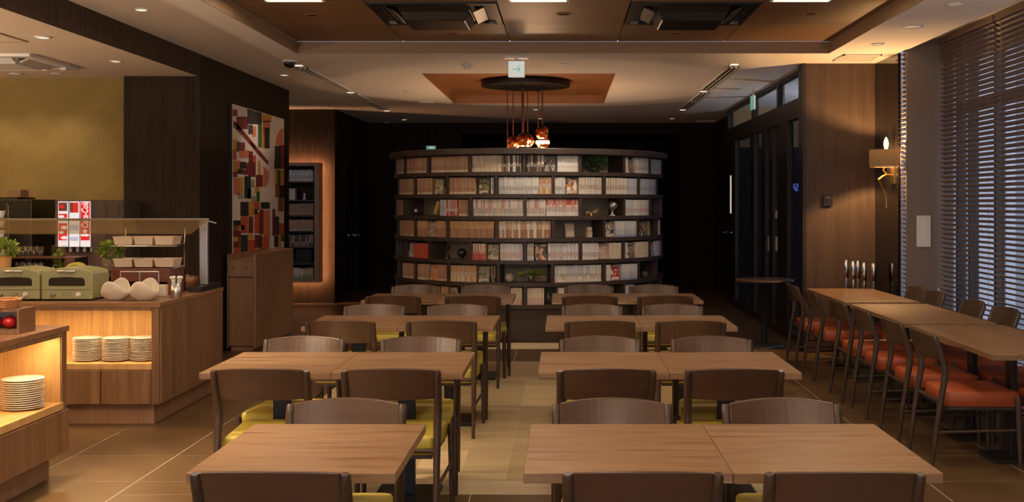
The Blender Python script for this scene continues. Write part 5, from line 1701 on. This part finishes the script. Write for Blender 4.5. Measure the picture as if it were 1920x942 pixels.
MB().box(NL, NRt, 0.004, 0.388, 0.3976, 0.4375).build('niche_shelf', M['niche'], far)
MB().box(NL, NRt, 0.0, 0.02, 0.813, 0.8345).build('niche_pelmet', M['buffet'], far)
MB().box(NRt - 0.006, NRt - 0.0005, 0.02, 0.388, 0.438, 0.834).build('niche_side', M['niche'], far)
for (a, b_) in ((-4.10, -3.66), (-3.655, -3.26), (-3.255, -2.905)):
    MB().box(a - XB + 0.002, b_ - XB - 0.002, -0.006, 0.011, 0.155, 0.392).build('front_panel', M['buffet'], far, bevel=0.002)
for k in range(3):
    MB().box(-0.0115, 0.0, 0.02 + k * 0.46, 0.02 + (k + 1) * 0.46 - 0.003, 0.155, 0.833).build('end_panel', M['buffet'], far, bevel=0.002)
MB().box(NL, NRt, 0.024, 0.045, 0.818, 0.834).build('strip_lamp', M['plastic_white'], far)
niche_light(far, ((NL + NRt) / 2, 0.06, 0.815), abs(NRt - NL) * 0.95, 0.03, P_NICHE)

# near counter (side niche faces the aisle)
near = thing('buffet_counter', 'wooden buffet counter at the lower left edge, nearer one', 'counter', (XB, 6.235, 0))
Y0 = 3.8 - 6.235
n0, n1 = Y0 + 0.3, -0.06
c = MB()
c.box(-1.6, -0.012, Y0, 0.0, 0.15, 0.398)
c.box(-1.6, -0.40, Y0, 0.0, 0.398, 0.835)
c.box(-0.40, -0.012, n1, 0.0, 0.398, 0.835)
c.box(-0.40, -0.012, Y0, n0, 0.398, 0.835)
c.build('carcass', M['buffet'], near)
MB().box(-1.62, 0.0, Y0, 0.012, 0.835, 0.870).build('worktop', M['buffet_top'], near, bevel=0.003)
MB().box(-1.5, -0.09, Y0 + 0.05, -0.05, 0.002, 0.15).build('plinth', M['desk'], near)
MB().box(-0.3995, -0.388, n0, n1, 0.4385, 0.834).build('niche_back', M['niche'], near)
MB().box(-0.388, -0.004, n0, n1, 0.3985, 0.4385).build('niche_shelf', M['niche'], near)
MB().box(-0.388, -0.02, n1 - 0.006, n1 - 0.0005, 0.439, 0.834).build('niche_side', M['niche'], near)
MB().box(-0.02, 0.0, n0, n1, 0.813, 0.8345).build('niche_pelmet', M['buffet'], near)
for k in range(5):
    MB().box(-0.0115, 0.004, -0.005 - (k + 1) * 0.48 + 0.003, -0.005 - k * 0.48, 0.155, 0.392).build('side_panel', M['buffet'], near, bevel=0.002)
MB().box(-0.045, -0.024, n0, n1, 0.818, 0.834).build('strip_lamp', M['plastic_white'], near)
niche_light(near, (-0.06, (n0 + n1) / 2, 0.815), 0.03, abs(n1 - n0) * 0.95, P_NICHE * 1.9)

# plates: every plate of each stack
pme = MB().lathe([(0.055, 0.0), (0.060, 0.001), (0.098, 0.012), (0.100, 0.0135), (0.098, 0.0150), (0.062, 0.0045), (0.0, 0.0042)], 28, cap=False)
pme.lathe([(0.0, 0.0005), (0.055, 0.0)], 28, cap=False)
plate_me = pme.mesh('plate', M['white'])
NUM = ['topmost', 'second', 'third', 'fourth', 'fifth', 'sixth', 'seventh', 'eighth', 'ninth', 'tenth', 'eleventh', 'twelfth', 'thirteenth', 'fourteenth', 'fifteenth', 'sixteenth', 'seventeenth', 'eighteenth', 'nineteenth', 'twentieth']
STK = [(at(164, 0, 7.82)[0], 7.82, 0.4380, 14, 'left stack in far counter niche', 0.0117, 1.0), (at(219, 0, 7.82)[0], 7.82, 0.4380, 14, 'middle stack in far counter niche', 0.0117, 1.0),
       (at(271, 0, 7.84)[0], 7.84, 0.4380, 14, 'right stack in far counter niche', 0.0117, 1.0), (-2.975, 5.98, 0.4390, 14, 'stack in the near counter niche', 0.0118, 1.10)]
for (x, y, z, n, nm, dz, sc_) in STK:
    for k in range(n):
        o = link('plate', plate_me, None, (x + random.uniform(-0.0025, 0.0025), y + random.uniform(-0.0025, 0.0025), z + k * dz))
        o.scale = (sc_, sc_, 1)
        q = n - 1 - k
        tag(o, 'white plate, %s%s of the %s' % (NUM[q], '' if q == 0 else ' from the top', nm), 'plate', 'white plates, ' + nm)

# ---- toasters
def toaster(x, y, label):
    t = thing('toaster', label, 'toaster', (x, y, 0.868))
    w, d = 0.183, 0.29
    n = 10
    prof = [(-w, 0.012), (w, 0.012), (w, 0.19)]
    for i in range(n + 1):
        u = 1 - 2 * i / n
        prof.append((u * (w - 0.012), 0.212 + 0.026 * (1 - u * u)))
    prof.append((-w, 0.19))
    MB().hexa([(a, 0.0, z) for a, z in prof], [(a, d, z) for a, z in prof]).build('body', M['toaster'], t, bevel=0.006)
    wn_ = [(-0.127, 0.108), (0.127, 0.108), (0.130, 0.115), (0.128, 0.152), (0.112, 0.166), (0.0, 0.172), (-0.112, 0.166), (-0.128, 0.152), (-0.130, 0.115)]
    MB().hexa([(a, -0.004, z) for a, z in wn_], [(a, 0.001, z) for a, z in wn_]).build('door_window', M['toaster_dark'], t)
    MB().box(-w + 0.004, w - 0.004, -0.003, 0.0005, 0.079, 0.081).build('door_seam', M['toaster_dark'], t)
    MB().tube([(-0.06, -0.003, 0.212), (-0.055, -0.028, 0.214), (0.055, -0.028, 0.214), (0.06, -0.003, 0.212)], 0.008, 8).build('handle', M['chrome'], t)
    for (xx, m_) in ((-0.095, M['steel']), (0.085, M['white'])):
        o = MB().lathe([(0.017, 0), (0.016, 0.016), (0.012, 0.018)], 16).box(-0.004, 0.004, -0.014, 0.014, 0.018, 0.024).build('knob', m_, t)
        o.matrix_local = Matrix.Translation((xx, -0.001, 0.047)) @ Matrix.Rotation(PI / 2, 4, 'X')
    bd = [(0.028 * math.cos(2 * PI * i / 20), 0.047 + 0.012 * math.sin(2 * PI * i / 20)) for i in range(20)]
    MB().hexa([(a, -0.004, z) for a, z in bd], [(a, -0.0005, z) for a, z in bd]).build('badge', M['leaf_dark'], t)
    bd = [(0.024 * math.cos(2 * PI * i / 20), 0.047 + 0.0095 * math.sin(2 * PI * i / 20)) for i in range(20)]
    MB().hexa([(a, -0.0055, z) for a, z in bd], [(a, -0.0041, z) for a, z in bd]).build('badge_face', M['toaster'], t)
    for sx in (-1, 1):
        for yy in (0.03, d - 0.03):
            MB().lathe([(0.014, 0.0), (0.016, 0.0115)], 10, (sx * (w - 0.03), yy, 0)).build('foot', M['black'], t)
    return t


toaster(-3.566, 7.80, 'sage green toaster oven on the buffet, right one beside white bowls')
toaster(-3.945, 7.80, 'sage green toaster oven on the buffet, left one at photo edge')


# ---- scoop shaped ivory bowls
def bowl(x, y, label, rz):
    t = thing('bowl', label, 'bowl', (x, y, 0.8685), rz, group='ivory scoop bowls')
    n, k = 36, 9
    vs = []; fs = []
    for side in (0, 1):
        for i in range(n):
            a = 2 * PI * i / n
            hh = 0.108 + 0.042 * math.cos(2 * a) + 0.008 * math.cos(a)
            for q in range(k + 1):
                u = q / k
                r_ = 0.045 + 0.056 * math.sin(u * 2.0) ** 0.75 / 1.0
                if u == 0: r_ = 0.045
                th_ = 0.006 if side else 0
                r2 = max(0.002, r_ - th_)
                vs.append((r2 * math.cos(a) * 1.0, r2 * math.sin(a), (0.006 if side else 0) + u * (hh - (0.006 if side else 0))))
    m = n * (k + 1)
    for i in range(n):
        j = (i + 1) % n
        for q in range(k):
            a0, a1, b0, b1 = i * (k + 1) + q, i * (k + 1) + q + 1, j * (k + 1) + q, j * (k + 1) + q + 1
            fs.append((a0, b0, b1, a1))
            fs.append((m + b0, m + a0, m + a1, m + b1))
        fs.append((i * (k + 1) + k, j * (k + 1) + k, m + j * (k + 1) + k, m + i * (k + 1) + k))
    fs.append(tuple(reversed([i * (k + 1) for i in range(n)])))
    fs.append(tuple([m + i * (k + 1) for i in range(n)]))
    b = MB(); b.add(vs, fs, 0, True)
    b.build('bowl_body', M['bowl'], t)


bowl(at(216, 0, 7.83)[0], 7.84, 'ivory scoop shaped bowl next to the toaster', R(86))
bowl(at(270, 0, 7.83)[0], 7.84, 'ivory scoop shaped bowl nearest the cutlery cup', R(86))
# cutlery cup
cc = thing('cutlery_cup', 'steel cup standing near the buffet corner', 'cup', (at(330.5, 0, 8.05)[0], 8.05, 0.8685))
MB().lathe([(0.036, 0), (0.038, 0.002), (0.040, 0.105), (0.038, 0.105), (0.034, 0.006), (0.001, 0.005)], 24, cap=False).lathe([(0.001, 0.0), (0.036, 0)], 24, cap=False).build('cup_body', M['steel'], cc)
for k in range(6):
    a = 2 * PI * k / 6 + 0.3
    t = thing('spoon', 'white handled spoon in the steel cup, %s counting from the right' % ordn(k), 'spoon', (cc.location.x, cc.location.y, 0.876), group='spoons in the steel cup')
    MB().tube([(0.016 * math.cos(a), 0.016 * math.sin(a), 0.0), (0.024 * math.cos(a), 0.024 * math.sin(a), 0.09), (0.033 * math.cos(a), 0.033 * math.sin(a), 0.135)], [0.006, 0.007, 0.008], 8).build('handle', M['white'], t)
    MB().sphere((0.035 * math.cos(a), 0.035 * math.sin(a), 0.142), 0.0135, 10, 8, sc=(1, 1, 0.9)).build('handle_tip', M['white'], t)
# wooden bowl, brown box with rack of pans
wbw = thing('wooden_bowl', 'round brown wooden bowl behind the cutlery cup', 'bowl', (-3.06, 8.80, 0.8685))
MB().lathe([(0.05, 0.0), (0.075, 0.012), (0.095, 0.06), (0.098, 0.105), (0.092, 0.105), (0.088, 0.06), (0.06, 0.02), (0.001, 0.016)], 28, cap=False).lathe([(0.001, 0.0), (0.05, 0.0)], 28, cap=False).build('bowl_body', M['wood_bowl'], wbw)
MB().sphere((0.01, 0, 0.095), 0.03, 12, 8).sphere((-0.04, 0.02, 0.09), 0.026, 12, 8).sphere((0.045, 0.02, 0.092), 0.024, 12, 8).build('bread_rolls', M['cardboard'], wbw)
bx = thing('riser_box', 'reddish brown wooden riser box under the cream food pans', 'riser', (at(280, 0, 8.5)[0], 8.32, 0.8685))
hw = 0.225
MB().box(-hw, hw, 0, 0.34, 0.18, 0.20).box(-hw, -hw + 0.02, 0, 0.34, 0, 0.18).box(hw - 0.02, hw, 0, 0.34, 0, 0.18).box(-hw, hw, 0.32, 0.34, 0, 0.18).box(-hw + 0.021, hw - 0.021, 0.005, 0.02, 0.10, 0.18).build('box_body', M['brown_box'], bx)
# chrome frame before the box
sf = thing('sign_frame', 'thin steel frame stand behind the ivory bowls', 'stand', (at(262, 0, 8.18)[0], 8.18, 0.8685))
hw2 = 0.142
MB().tube([(-hw2, 0, 0), (-hw2, 0, 0.185), (hw2, 0, 0.185), (hw2, 0, 0)], 0.006, 8).tube([(0, 0, 0.185), (0, 0, 0.0)], 0.006, 8).build('frame', M['steel'], sf)
t = thing('card_holder', 'small pale block behind the right ivory bowl', 'holder', (at(310, 0, 8.2)[0], 8.15, 0.8685))
MB().box(-0.034, 0.034, -0.02, 0.02, 0.0, 0.09).build('block', M['pan'], t, bevel=0.004)
MB().box(-0.03, 0.03, -0.023, -0.0205, 0.01, 0.08).build('card', M['plastic_white'], t)


def pan_mesh(w, d, h):
    b = MB()
    t_ = 0.006
    o0 = [(-w * 0.84, -d * 0.84, 0), (w * 0.84, -d * 0.84, 0), (w * 0.84, d * 0.84, 0), (-w * 0.84, d * 0.84, 0)]
    o1 = [(-w * 0.96, -d * 0.96, h), (w * 0.96, -d * 0.96, h), (w * 0.96, d * 0.96, h), (-w * 0.96, d * 0.96, h)]
    r1 = [(-w, -d, h), (w, -d, h), (w, d, h), (-w, d, h)]
    r2 = [(-w, -d, h + 0.006), (w, -d, h + 0.006), (w, d, h + 0.006), (-w, d, h + 0.006)]
    i1 = [(x * 0.92, y * 0.92, z) for x, y, z in r2]
    i0 = [(-w * 0.8, -d * 0.8, t_), (w * 0.8, -d * 0.8, t_), (w * 0.8, d * 0.8, t_), (-w * 0.8, d * 0.8, t_)]
    rings = [o0, o1, r1, r2, i1, i0]
    vs = [p_ for r_ in rings for p_ in r_]
    fs = [(3, 2, 1, 0)]
    for k in range(5):
        for i in range(4):
            j = (i + 1) % 4
            fs.append((k * 4 + i, k * 4 + j, (k + 1) * 4 + j, (k + 1) * 4 + i))
    fs.append((20, 21, 22, 23))
    b.add(vs, fs)
    return b.mesh('food_pan', M['pan'])


rk = thing('pan_rack', 'wire rack holding two tiers of cream food pans', 'rack', (bx.location.x, 8.49, 1.0695))
r_ = MB()
for sx in (-0.235, 0.235):
    r_.tube([(sx, 0.12, 0.0), (sx, 0.12, 0.183), (sx + 0.02 * (1 if sx > 0 else -1), -0.12, 0.168)], 0.005, 6)
    r_.tube([(sx, 0.12, 0.178), (sx, 0.14, 0.30)], 0.005, 6)
    r_.tube([(sx, -0.12, 0.0), (sx, 0.12, 0.004)], 0.005, 6)
r_.tube([(-0.255, -0.12, 0.168), (0.255, -0.12, 0.168)], 0.005, 6).tube([(-0.235, 0.12, 0.178), (0.235, 0.12, 0.178)], 0.005, 6).tube([(-0.235, 0.12, 0.004), (0.235, 0.12, 0.004)], 0.005, 6).tube([(-0.235, 0, 0.168), (0.235, 0.0, 0.168)], 0.004, 6)
r_.build('wire_frame', M['chrome'], rk)
pm = pan_mesh(0.077, 0.10, 0.058)
for tier, z, dy in (('lower', 1.0765, 0.0), ('upper', 1.2475, 0.0)):
    for k in range(3):
        o = link('food_pan', pm, None, (bx.location.x + (k - 1) * 0.158, 8.47 + dy, z))
        tag(o, 'cream food pan on %s tier of wire rack, %s one' % (tier, ['left', 'middle', 'right'][k]), 'pan', 'cream food pans on the wire rack')
b = MB()
for k in range(30):
    q = random.uniform(0, 2 * PI)
    b.tube([(random.uniform(-.05, .05), random.uniform(-.05, .05), 0), (random.uniform(-.06, .06), random.uniform(-.06, .06), 0.03)], 0.003, 5)
o = b.build('dark_sticks', M['brown_box'], None, (bx.location.x - 0.158, 8.47, 1.2545 + 0.025))
tag(o, 'dark stick snacks heaped in the upper left cream pan', 'food', None, 'stuff')
b = MB()
for k in range(5):
    b.box(-0.10 + 0.05 * k, -0.06 + 0.05 * k, -0.06, 0.06, 0, 0.012)

# ---- sneeze guard
sg = thing('sneeze_guard', 'slanted glass sneeze guard on steel post over the buffet', 'sneeze guard', (-2.90, 8.76, 0.868))
MB().box(-0.034, 0.034, -0.02, 0.02, 0.045, 0.56).build('post', M['steel'], sg, bevel=0.006)
MB().box(-1.75, -1.69, -0.02, 0.02, 0.045, 0.56).build('post', M['steel'], sg, bevel=0.006)
MB().box(-0.05, 0.05, -0.22, 0.27, 0.001, 0.045).build('base_bar', M['steel_black'], sg, bevel=0.004)
MB().box(-1.77, -1.67, -0.22, 0.27, 0.001, 0.045).build('base_bar', M['steel_black'], sg, bevel=0.004)
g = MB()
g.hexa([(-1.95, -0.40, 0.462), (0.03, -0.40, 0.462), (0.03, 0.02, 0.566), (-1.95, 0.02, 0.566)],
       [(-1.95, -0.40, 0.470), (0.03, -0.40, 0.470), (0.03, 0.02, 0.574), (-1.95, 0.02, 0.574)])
GL = g.build('glass_panel', M['guard'] if 'guard' in M else glassm('guard glass', (0.93, 0.88, 0.80), ior=1.9, refl_veil=(0.16, (0.62, 0.44, 0.22))), sg)
MB().hexa([(-0.02, 0.022, 0.566), (0.09, 0.022, 0.535), (0.09, 0.032, 0.535), (-0.02, 0.032, 0.566)], [(-0.02, 0.022, 0.574), (0.09, 0.022, 0.543), (0.09, 0.032, 0.543), (-0.02, 0.032, 0.574)]).build('end_bracket', M['steel'], sg)
MB().box(-1.95, 0.03, 0.02, 0.032, 0.560, 0.578).build('top_rail', M['steel'], sg)

# ---- tiered riser with glasses, jar, plants behind the toasters
tr = thing('glass_riser', 'dark two-tier riser for glasses behind the toasters', 'riser', (-4.0, 8.62, 0.8685))
MB().box(-0.42, 0.50, -0.13, 0.13, 0.155, 0.170).build('lower_board', M['black'], tr)
MB().box(-0.34, 0.18, -0.12, 0.12, 0.268, 0.276).build('upper_board', M['brown_box'], tr)
for x in (-0.40, 0.48):
    MB().box(x - 0.01, x + 0.01, -0.12, 0.12, 0.0, 0.155).build('riser_leg', M['black'], tr)
for x in (-0.335, 0.175):
    MB().box(x - 0.004, x + 0.004, -0.11, 0.11, 0.1705, 0.2675).build('upper_leg', M['black'], tr)
gm = MB().lathe([(0.024, 0.0), (0.026, 0.004), (0.032, 0.085), (0.030, 0.085), (0.0235, 0.008), (0.0005, 0.007)], 18, cap=False).lathe([(0.0005, 0.0), (0.024, 0.0)], 18, cap=False).mesh('drinking_glass', M['glassware'])
for tier, z in (('upper', 1.1450), ('lower', 1.0390)):
    for k in range(5):
        x = at(32 + k * 11.0 + (4 if tier == 'lower' else 0), 0, 8.56)[0]
        o = link('drinking_glass', gm, None, (x, 8.55, z))
        tag(o, 'clear drinking glass on %s tier of dark riser, %s' % (tier, ['leftmost', 'second from left', 'middle', 'second from right', 'rightmost'][k]), 'glass', 'clear glasses on the dark riser')
xj = at(110, 0, 8.6)[0]
jr = thing('glass_jar', 'tall glass jar holding limes behind the toasters', 'jar', (xj, 8.6, 1.0390))
MB().lathe([(0.05, 0.0), (0.054, 0.006), (0.054, 0.19), (0.056, 0.196), (0.053, 0.196), (0.050, 0.19), (0.050, 0.008), (0.0005, 0.006)], 28, cap=False).lathe([(0.0005, 0), (0.05, 0)], 28, cap=False).build('jar_body', M['glassware'], jr)
MB().tube([(0.0, -0.056, 0.03), (0.0, -0.085, 0.03), (0.0, -0.09, 0.01)], 0.007, 8).build('tap', M['chrome'], jr)
LM = [(-0.022, -0.012, 0.030), (0.024, -0.010, 0.030), (0.0, 0.026, 0.032), (-0.022, 0.006, 0.074), (0.023, -0.012, 0.073), (0.012, 0.026, 0.098 - 0.012), (-0.018, -0.018, 0.117), (0.022, 0.002, 0.120), (-0.006, 0.020, 0.150)]
for k, (x, y, z) in enumerate(LM):
    o = MB().sphere((0, 0, 0), 0.0215, 14, 10, sc=(1, 1, 1.08)).build('lime', M['lime'], None, (xj + x, 8.6 + y, 1.039 + z))
    tag(o, 'green lime inside the tall glass jar, %s from the bottom' % ordn(k), 'lime', 'limes in the glass jar')
bn = thing('banana_bunch', 'yellow green bananas lying behind the right toaster', 'bananas', (at(147, 0, 8.55)[0], 8.52, 1.0390))
for k in range(3):
    pts = [(-0.075 + 0.15 * i / 8, 0.028 * (k - 1), 0.022 + 0.030 * math.sin(PI * i / 8) + 0.006 * k * 0) for i in range(9)]
    MB().tube(pts, [0.006, 0.012, 0.015, 0.0165, 0.017, 0.0165, 0.015, 0.011, 0.005], 10).build('banana', M['banana'], bn)


def herb(x, y, zb, potm, ph, pr_, fr, label, seed, sub=None):
    t = thing('potted_herb', label, 'plant', (x, y, zb))
    MB().lathe([(pr_ * 0.78, 0.0), (pr_ * 0.80, 0.004), (pr_, ph), (pr_ * 0.9, ph), (pr_ * 0.88, ph - 0.012), (0.001, ph - 0.012)], 24, cap=False).lathe([(0.001, 0), (pr_ * 0.78, 0)], 24, cap=False).build('pot', potm, t)
    MB().lathe([(pr_ * 0.87, ph - 0.011), (0.001, ph - 0.006)], 20, cap=False).build('soil', M['soil'], t)
    b = MB(); leaf_ball(b, (0, 0, ph + fr[2] * 0.75), fr, 330, 0.034, seed=seed, up=0.4)
    for k in range(14):
        a = k * 2.4
        b.tube([(0.02 * math.cos(a), 0.02 * math.sin(a), ph - 0.01), (0.05 * math.cos(a), 0.05 * math.sin(a), ph + fr[2])], 0.0015, 4)
    o = b.build('foliage', M['leaf'], t)
    o['kind'] = 'stuff'


herb(at(208, 0, 8.62)[0], 8.62, 1.0390, M['mosaic'], 0.095, 0.066, (0.095, 0.085, 0.075), 'bushy green herb in a mosaic pot beside the food pans', 11)
herb(at(6, 0, 8.3)[0], 8.30, 1.0390, M['terra'], 0.125, 0.062, (0.105, 0.09, 0.07), 'bushy green herb in an ochre pot at left edge', 12)
# small block the left pot stands on
t = thing('pot_stand', 'dark block under the ochre herb pot', 'stand', (at(6, 0, 8.3)[0], 8.30, 0.8685))
MB().box(-0.07, 0.07, -0.07, 0.07, 0, 0.170).build('block', M['wood_bowl'], t)

# ---- back counter with machines
bk = thing('back_counter', 'dark counter along the yellow wall carrying the drink machines', 'counter', (-6.0, 10.2, 0))
MB().box(-1.4, 1.64, 0.02, 0.69, 0.08, 0.84).box(-1.35, 1.6, 0.05, 0.65, 0.002, 0.08).build('carcass', M['wenge'], bk)
MB().box(-1.4, 1.645, 0.0, 0.70, 0.841, 0.87).build('worktop', M['buffet_top'], bk)
# drink dispenser
Yd = 10.30
xa, xb = at(103, 0, Yd)[0], at(173, 0, Yd)[0]
dd = thing('drink_dispenser', 'drink dispenser with lit red and white panels by yellow wall', 'drink dispenser', (xa, Yd, 0.8705))
wd = xb - xa
ZTOP = 1.60 - 0.8705
MB().box(0, wd, 0.12, 0.50, 0.0, ZTOP).box(0, wd, 0.0, 0.12, 0.285, ZTOP).build('body', M['purple'], dd, bevel=0.004)
MB().box(0, wd, -0.10, 0.119, 0.0, 0.045).build('drip_tray', M['steel'], dd, bevel=0.003)
MB().box(0.02, wd - 0.02, 0.112, 0.1195, 0.05, 0.28).build('splash_panel', M['purple'], dd)
lit_r = mat('lit red panel', (0.5, 0.02, 0.02), 0.3, emit=(1.0, 0.030, 0.028), es=0.42)
lit_w = mat('lit white panel', (0.8, 0.8, 0.85), 0.3, emit=(0.92, 0.93, 1.0), es=0.52)
lit_m = mat('lit dark picture', (0.1, 0.03, 0.02), 0.3, emit=(0.30, 0.07, 0.05), es=0.35)
lit_b = mat('lit pale blue print', (0.5, 0.55, 0.7), 0.3, emit=(0.62, 0.70, 1.0), es=0.42)
pz0, pz1 = H - (463 - 381) * Yd / F - 0.8705, H - (378 - 381) * Yd / F - 0.8705
cols = [(110, 128), (131, 149), (151.5, 170)]


def dpx(p): return at(p, 0, Yd)[0] - xa


def dz(py): return H - (py - 381) * Yd / F - 0.8705


def blob(pxy, pts_n, rx, rz, y0):
    cx, cz = dpx(pxy[0]), dz(pxy[1])
    P = [(cx + rx * math.cos(2 * PI * i / pts_n), cz + rz * math.sin(2 * PI * i / pts_n)) for i in range(pts_n)]
    return [(x, y0 - 0.001, z) for x, z in P], [(x, y0, z) for x, z in P]


for k, (a, b_) in enumerate(cols):
    pn = MB().box(dpx(a), dpx(b_), -0.012, -0.0005, pz0, pz1).build('light_panel', lit_w, dd)
    y0 = -0.0125
    mm = [lit_r, lit_m, lit_w, lit_b]

    def pb(xa_, xb_, pya, pyb, mi):
        MB().box(dpx(xa_), dpx(xb_), y0 - 0.001, y0, dz(pya), dz(pyb)).build('panel_print', mm[mi], pn)

    def pe(q, rx, rz, mi):
        lo_, hi_ = [[(x, y - 0.0012, z) for x, y, z in s_] for s_ in blob(q, 14, rx, rz, y0)]
        MB().hexa(lo_, hi_).build('panel_print', mm[mi], pn)
    if k == 0:
        pb(a + 1, b_ - 1, 396, 380, 1); pb(a + 1, b_ - 1, 409, 401, 0); pb(a + 1, b_ - 1, 451, 419, 0)
        pe((117, 388), 0.024, 0.016, 0)
        for (q, rx, rz) in (((121, 427), 0.03, 0.018), ((116, 436), 0.026, 0.014), ((122, 446), 0.034, 0.016), ((116, 406), 0.03, 0.012)): pe(q, rx, rz, 2)
    elif k == 1:
        pb(a + 1, a + 7, 399, 380, 1); pb(a + 7.05, b_ - 1, 399, 380, 0); pb(a + 1, b_ - 1, 432, 422, 3); pb(a + 1, b_ - 1, 452, 444, 3)
    else:
        pb(a + 0.8, b_ - 0.8, 451, 379.5, 0)
        for (q, rx, rz) in (((160.5, 434), 0.022, 0.018), ((157, 441), 0.022, 0.012), ((164, 441), 0.020, 0.014)): pe(q, rx, rz, 2)
    if k == 2:
        o = link('lettering', text_mesh('lettering', 'Coca-Cola', 0.088, lit_w, 0.001, 0.66, 0.0016, 0.25), pn, (dpx((a + b_) / 2 + 0.3), y0 - 0.0025, dz(403.5)))
        o.rotation_euler = (PI / 2, R(-90), 0)
for k in range(4):
    x = dpx(131 + k * 13.3 - 4)
    MB().lathe([(0.010, -0.05), (0.016, -0.03), (0.016, 0.0)], 12, (x, 0.06, 0.284)).build('nozzle', M['plastic_white'], dd)
for k in range(3):
    o = link('drinking_glass', gm, None, (xa + dpx(133 + k * 19), Yd - 0.02, 0.8705 + 0.0455))
    tag(o, 'clear glass standing under the drink dispenser nozzles, %s' % ['left', 'middle', 'right'][k], 'glass', 'glasses under the dispenser')
# dark machine beside it
dm = thing('drink_machine', 'dark brushed drink machine between dispenser and dark column', 'machine', (xb + 0.003, Yd, 0.8705))
wm = at(232, 0, Yd)[0] - xb - 0.004
MB().box(0, wm, 0.0, 0.41, 0.0, 0.725).build('body', M['machine'], dm, bevel=0.006)
for k in (0.10, 0.22):
    MB().box(wm * 0.1 + k - 0.004, wm * 0.1 + k, -0.004, -0.0005, 0.02, 0.70).build('seam', M['black'], dm)
MB().box(0.03, wm - 0.03, -0.006, -0.0005, 0.08, 0.26).build('service_door', M['purple'], dm)
# coffee machine at the left edge
Yc = 10.30
cf = thing('coffee_machine', 'black coffee machine at the left edge by yellow wall', 'coffee machine', (at(4, 0, Yc)[0] - 0.10, Yc, 0.8705))
wc = at(60, 0, Yc)[0] - cf.location.x
MB().box(0, wc, 0.0, 0.5, 0.0, 0.735).build('body', M['coffee'], cf, bevel=0.012)
MB().box(0.0, 0.21, 0.06, 0.42, 0.7355, 0.755).build('hopper_base', M['black'], cf)
MB().box(wc * 0.38, wc * 0.38 + 0.004, -0.006, -0.0005, 0.30, 0.70).build('trim_strip', M['chrome'], cf)
MB().box(0.01, 0.10, -0.10, -0.0005, 0.28, 0.34).build('spout', M['steel'], cf)
t = thing('card_box', 'brown carton on top of the black coffee machine', 'box', (cf.location.x + 0.12, Yc + 0.1, 0.8705 + 0.7555))
MB().box(-0.02, 0.105, 0, 0.16, 0, 0.072).build('carton', M['cardboard'], t, bevel=0.003)
MB().box(0.02, 0.06, -0.002, 0.162, 0.0722, 0.074).build('tape', M['pan'], t)
cupm = MB().lathe([(0.026, 0.0), (0.040, 0.062), (0.038, 0.062), (0.024, 0.004), (0.0005, 0.004)], 18, cap=False).lathe([(0.0005, 0), (0.026, 0)], 18, cap=False).mesh('cup', M['white'])
cst = thing('cup_stand', 'slim steel stand stacked with white cups at left edge', 'stand', (at(-1, 0, 10.1)[0], 10.12, 0.8705))
MB().box(-0.05, 0.05, -0.0, 0.06, 0.0, 0.02).box(-0.05, -0.044, 0.05, 0.056, 0.02, 0.68).box(0.044, 0.05, 0.05, 0.056, 0.02, 0.68).build('stand_frame', M['chrome'], cst)
for k in range(7):
    MB().box(-0.05, 0.05, -0.04, 0.06, 0.02 + k * 0.09, 0.025 + k * 0.09).build('stand_shelf', M['steel'], cst)
    o = link('cup', cupm, None, (cst.location.x, 10.125, 0.8705 + 0.0255 + k * 0.09))
    tag(o, 'white cup on steel stand at left edge, %s' % ['lowest', 'second from bottom', 'third from bottom', 'fourth from bottom', 'fifth from bottom', 'sixth from bottom', 'topmost'][k], 'cup', 'white cups on the steel stand')

# ---- things on the near counter
zt = 0.8705
cr = thing('wooden_crate', 'open fronted brown wooden crate on the near counter', 'crate', (-2.905, 5.80, zt))
MB().box(-0.62, 0.0, 0.0, 0.175, 0.118, 0.132).build('crate_top', M['buffet'], cr)
MB().box(-0.62, -0.012, 0.0, 0.175, 0.0, 0.024).build('crate_floor', M['buffet'], cr)
MB().box(-0.0115, 0.0, -0.004, 0.178, 0.0, 0.1175).build('end_panel', M['buffet'], cr)
MB().box(-0.62, -0.012, 0.165, 0.175, 0.0245, 0.1175).build('crate_back', M['pan'], cr)
for k in range(5):
    t = thing('tomato', 'red tomato inside the wooden crate, %s' % ['nearest its end panel', 'second from its end panel', 'third from its end panel', 'fourth from its end panel', 'fifth from its end panel'][k], 'tomato', (-2.985 - k * 0.078, 5.86, zt + 0.0245), group='tomatoes in the crate')
    MB().sphere((0, 0, 0.034), 0.037, 18, 12, sc=(1, 1, 0.90)).build('fruit', M['red'], t)
    MB().lathe([(0.003, 0.066), (0.012, 0.0685), (0.002, 0.072)], 6).build('stem', M['leaf'], t)
bs = thing('wicker_basket', 'round copper coloured basket on top of the wooden crate', 'basket', (-3.03, 5.885, zt + 0.1325))
bk_ = MB()
for k in range(5):
    rr = 0.070 + 0.004 * k
    bk_.tube([(rr * math.cos(2 * PI * i / 24), rr * math.sin(2 * PI * i / 24), 0.006 + 0.010 * k + (0.002 if i % 2 else -0.002)) for i in range(25)], 0.006, 6)
bk_.lathe([(0.001, 0.002), (0.07, 0.004)], 24, cap=False)
bk_.build('weave', M['wicker'], bs)
for s in (-1, 1):
    MB().tube([(s * 0.088, -0.018, 0.046), (s * 0.104, -0.012, 0.056), (s * 0.104, 0.012, 0.056), (s * 0.088, 0.018, 0.046)], 0.003, 6).build('handle', M['chrome'], bs)
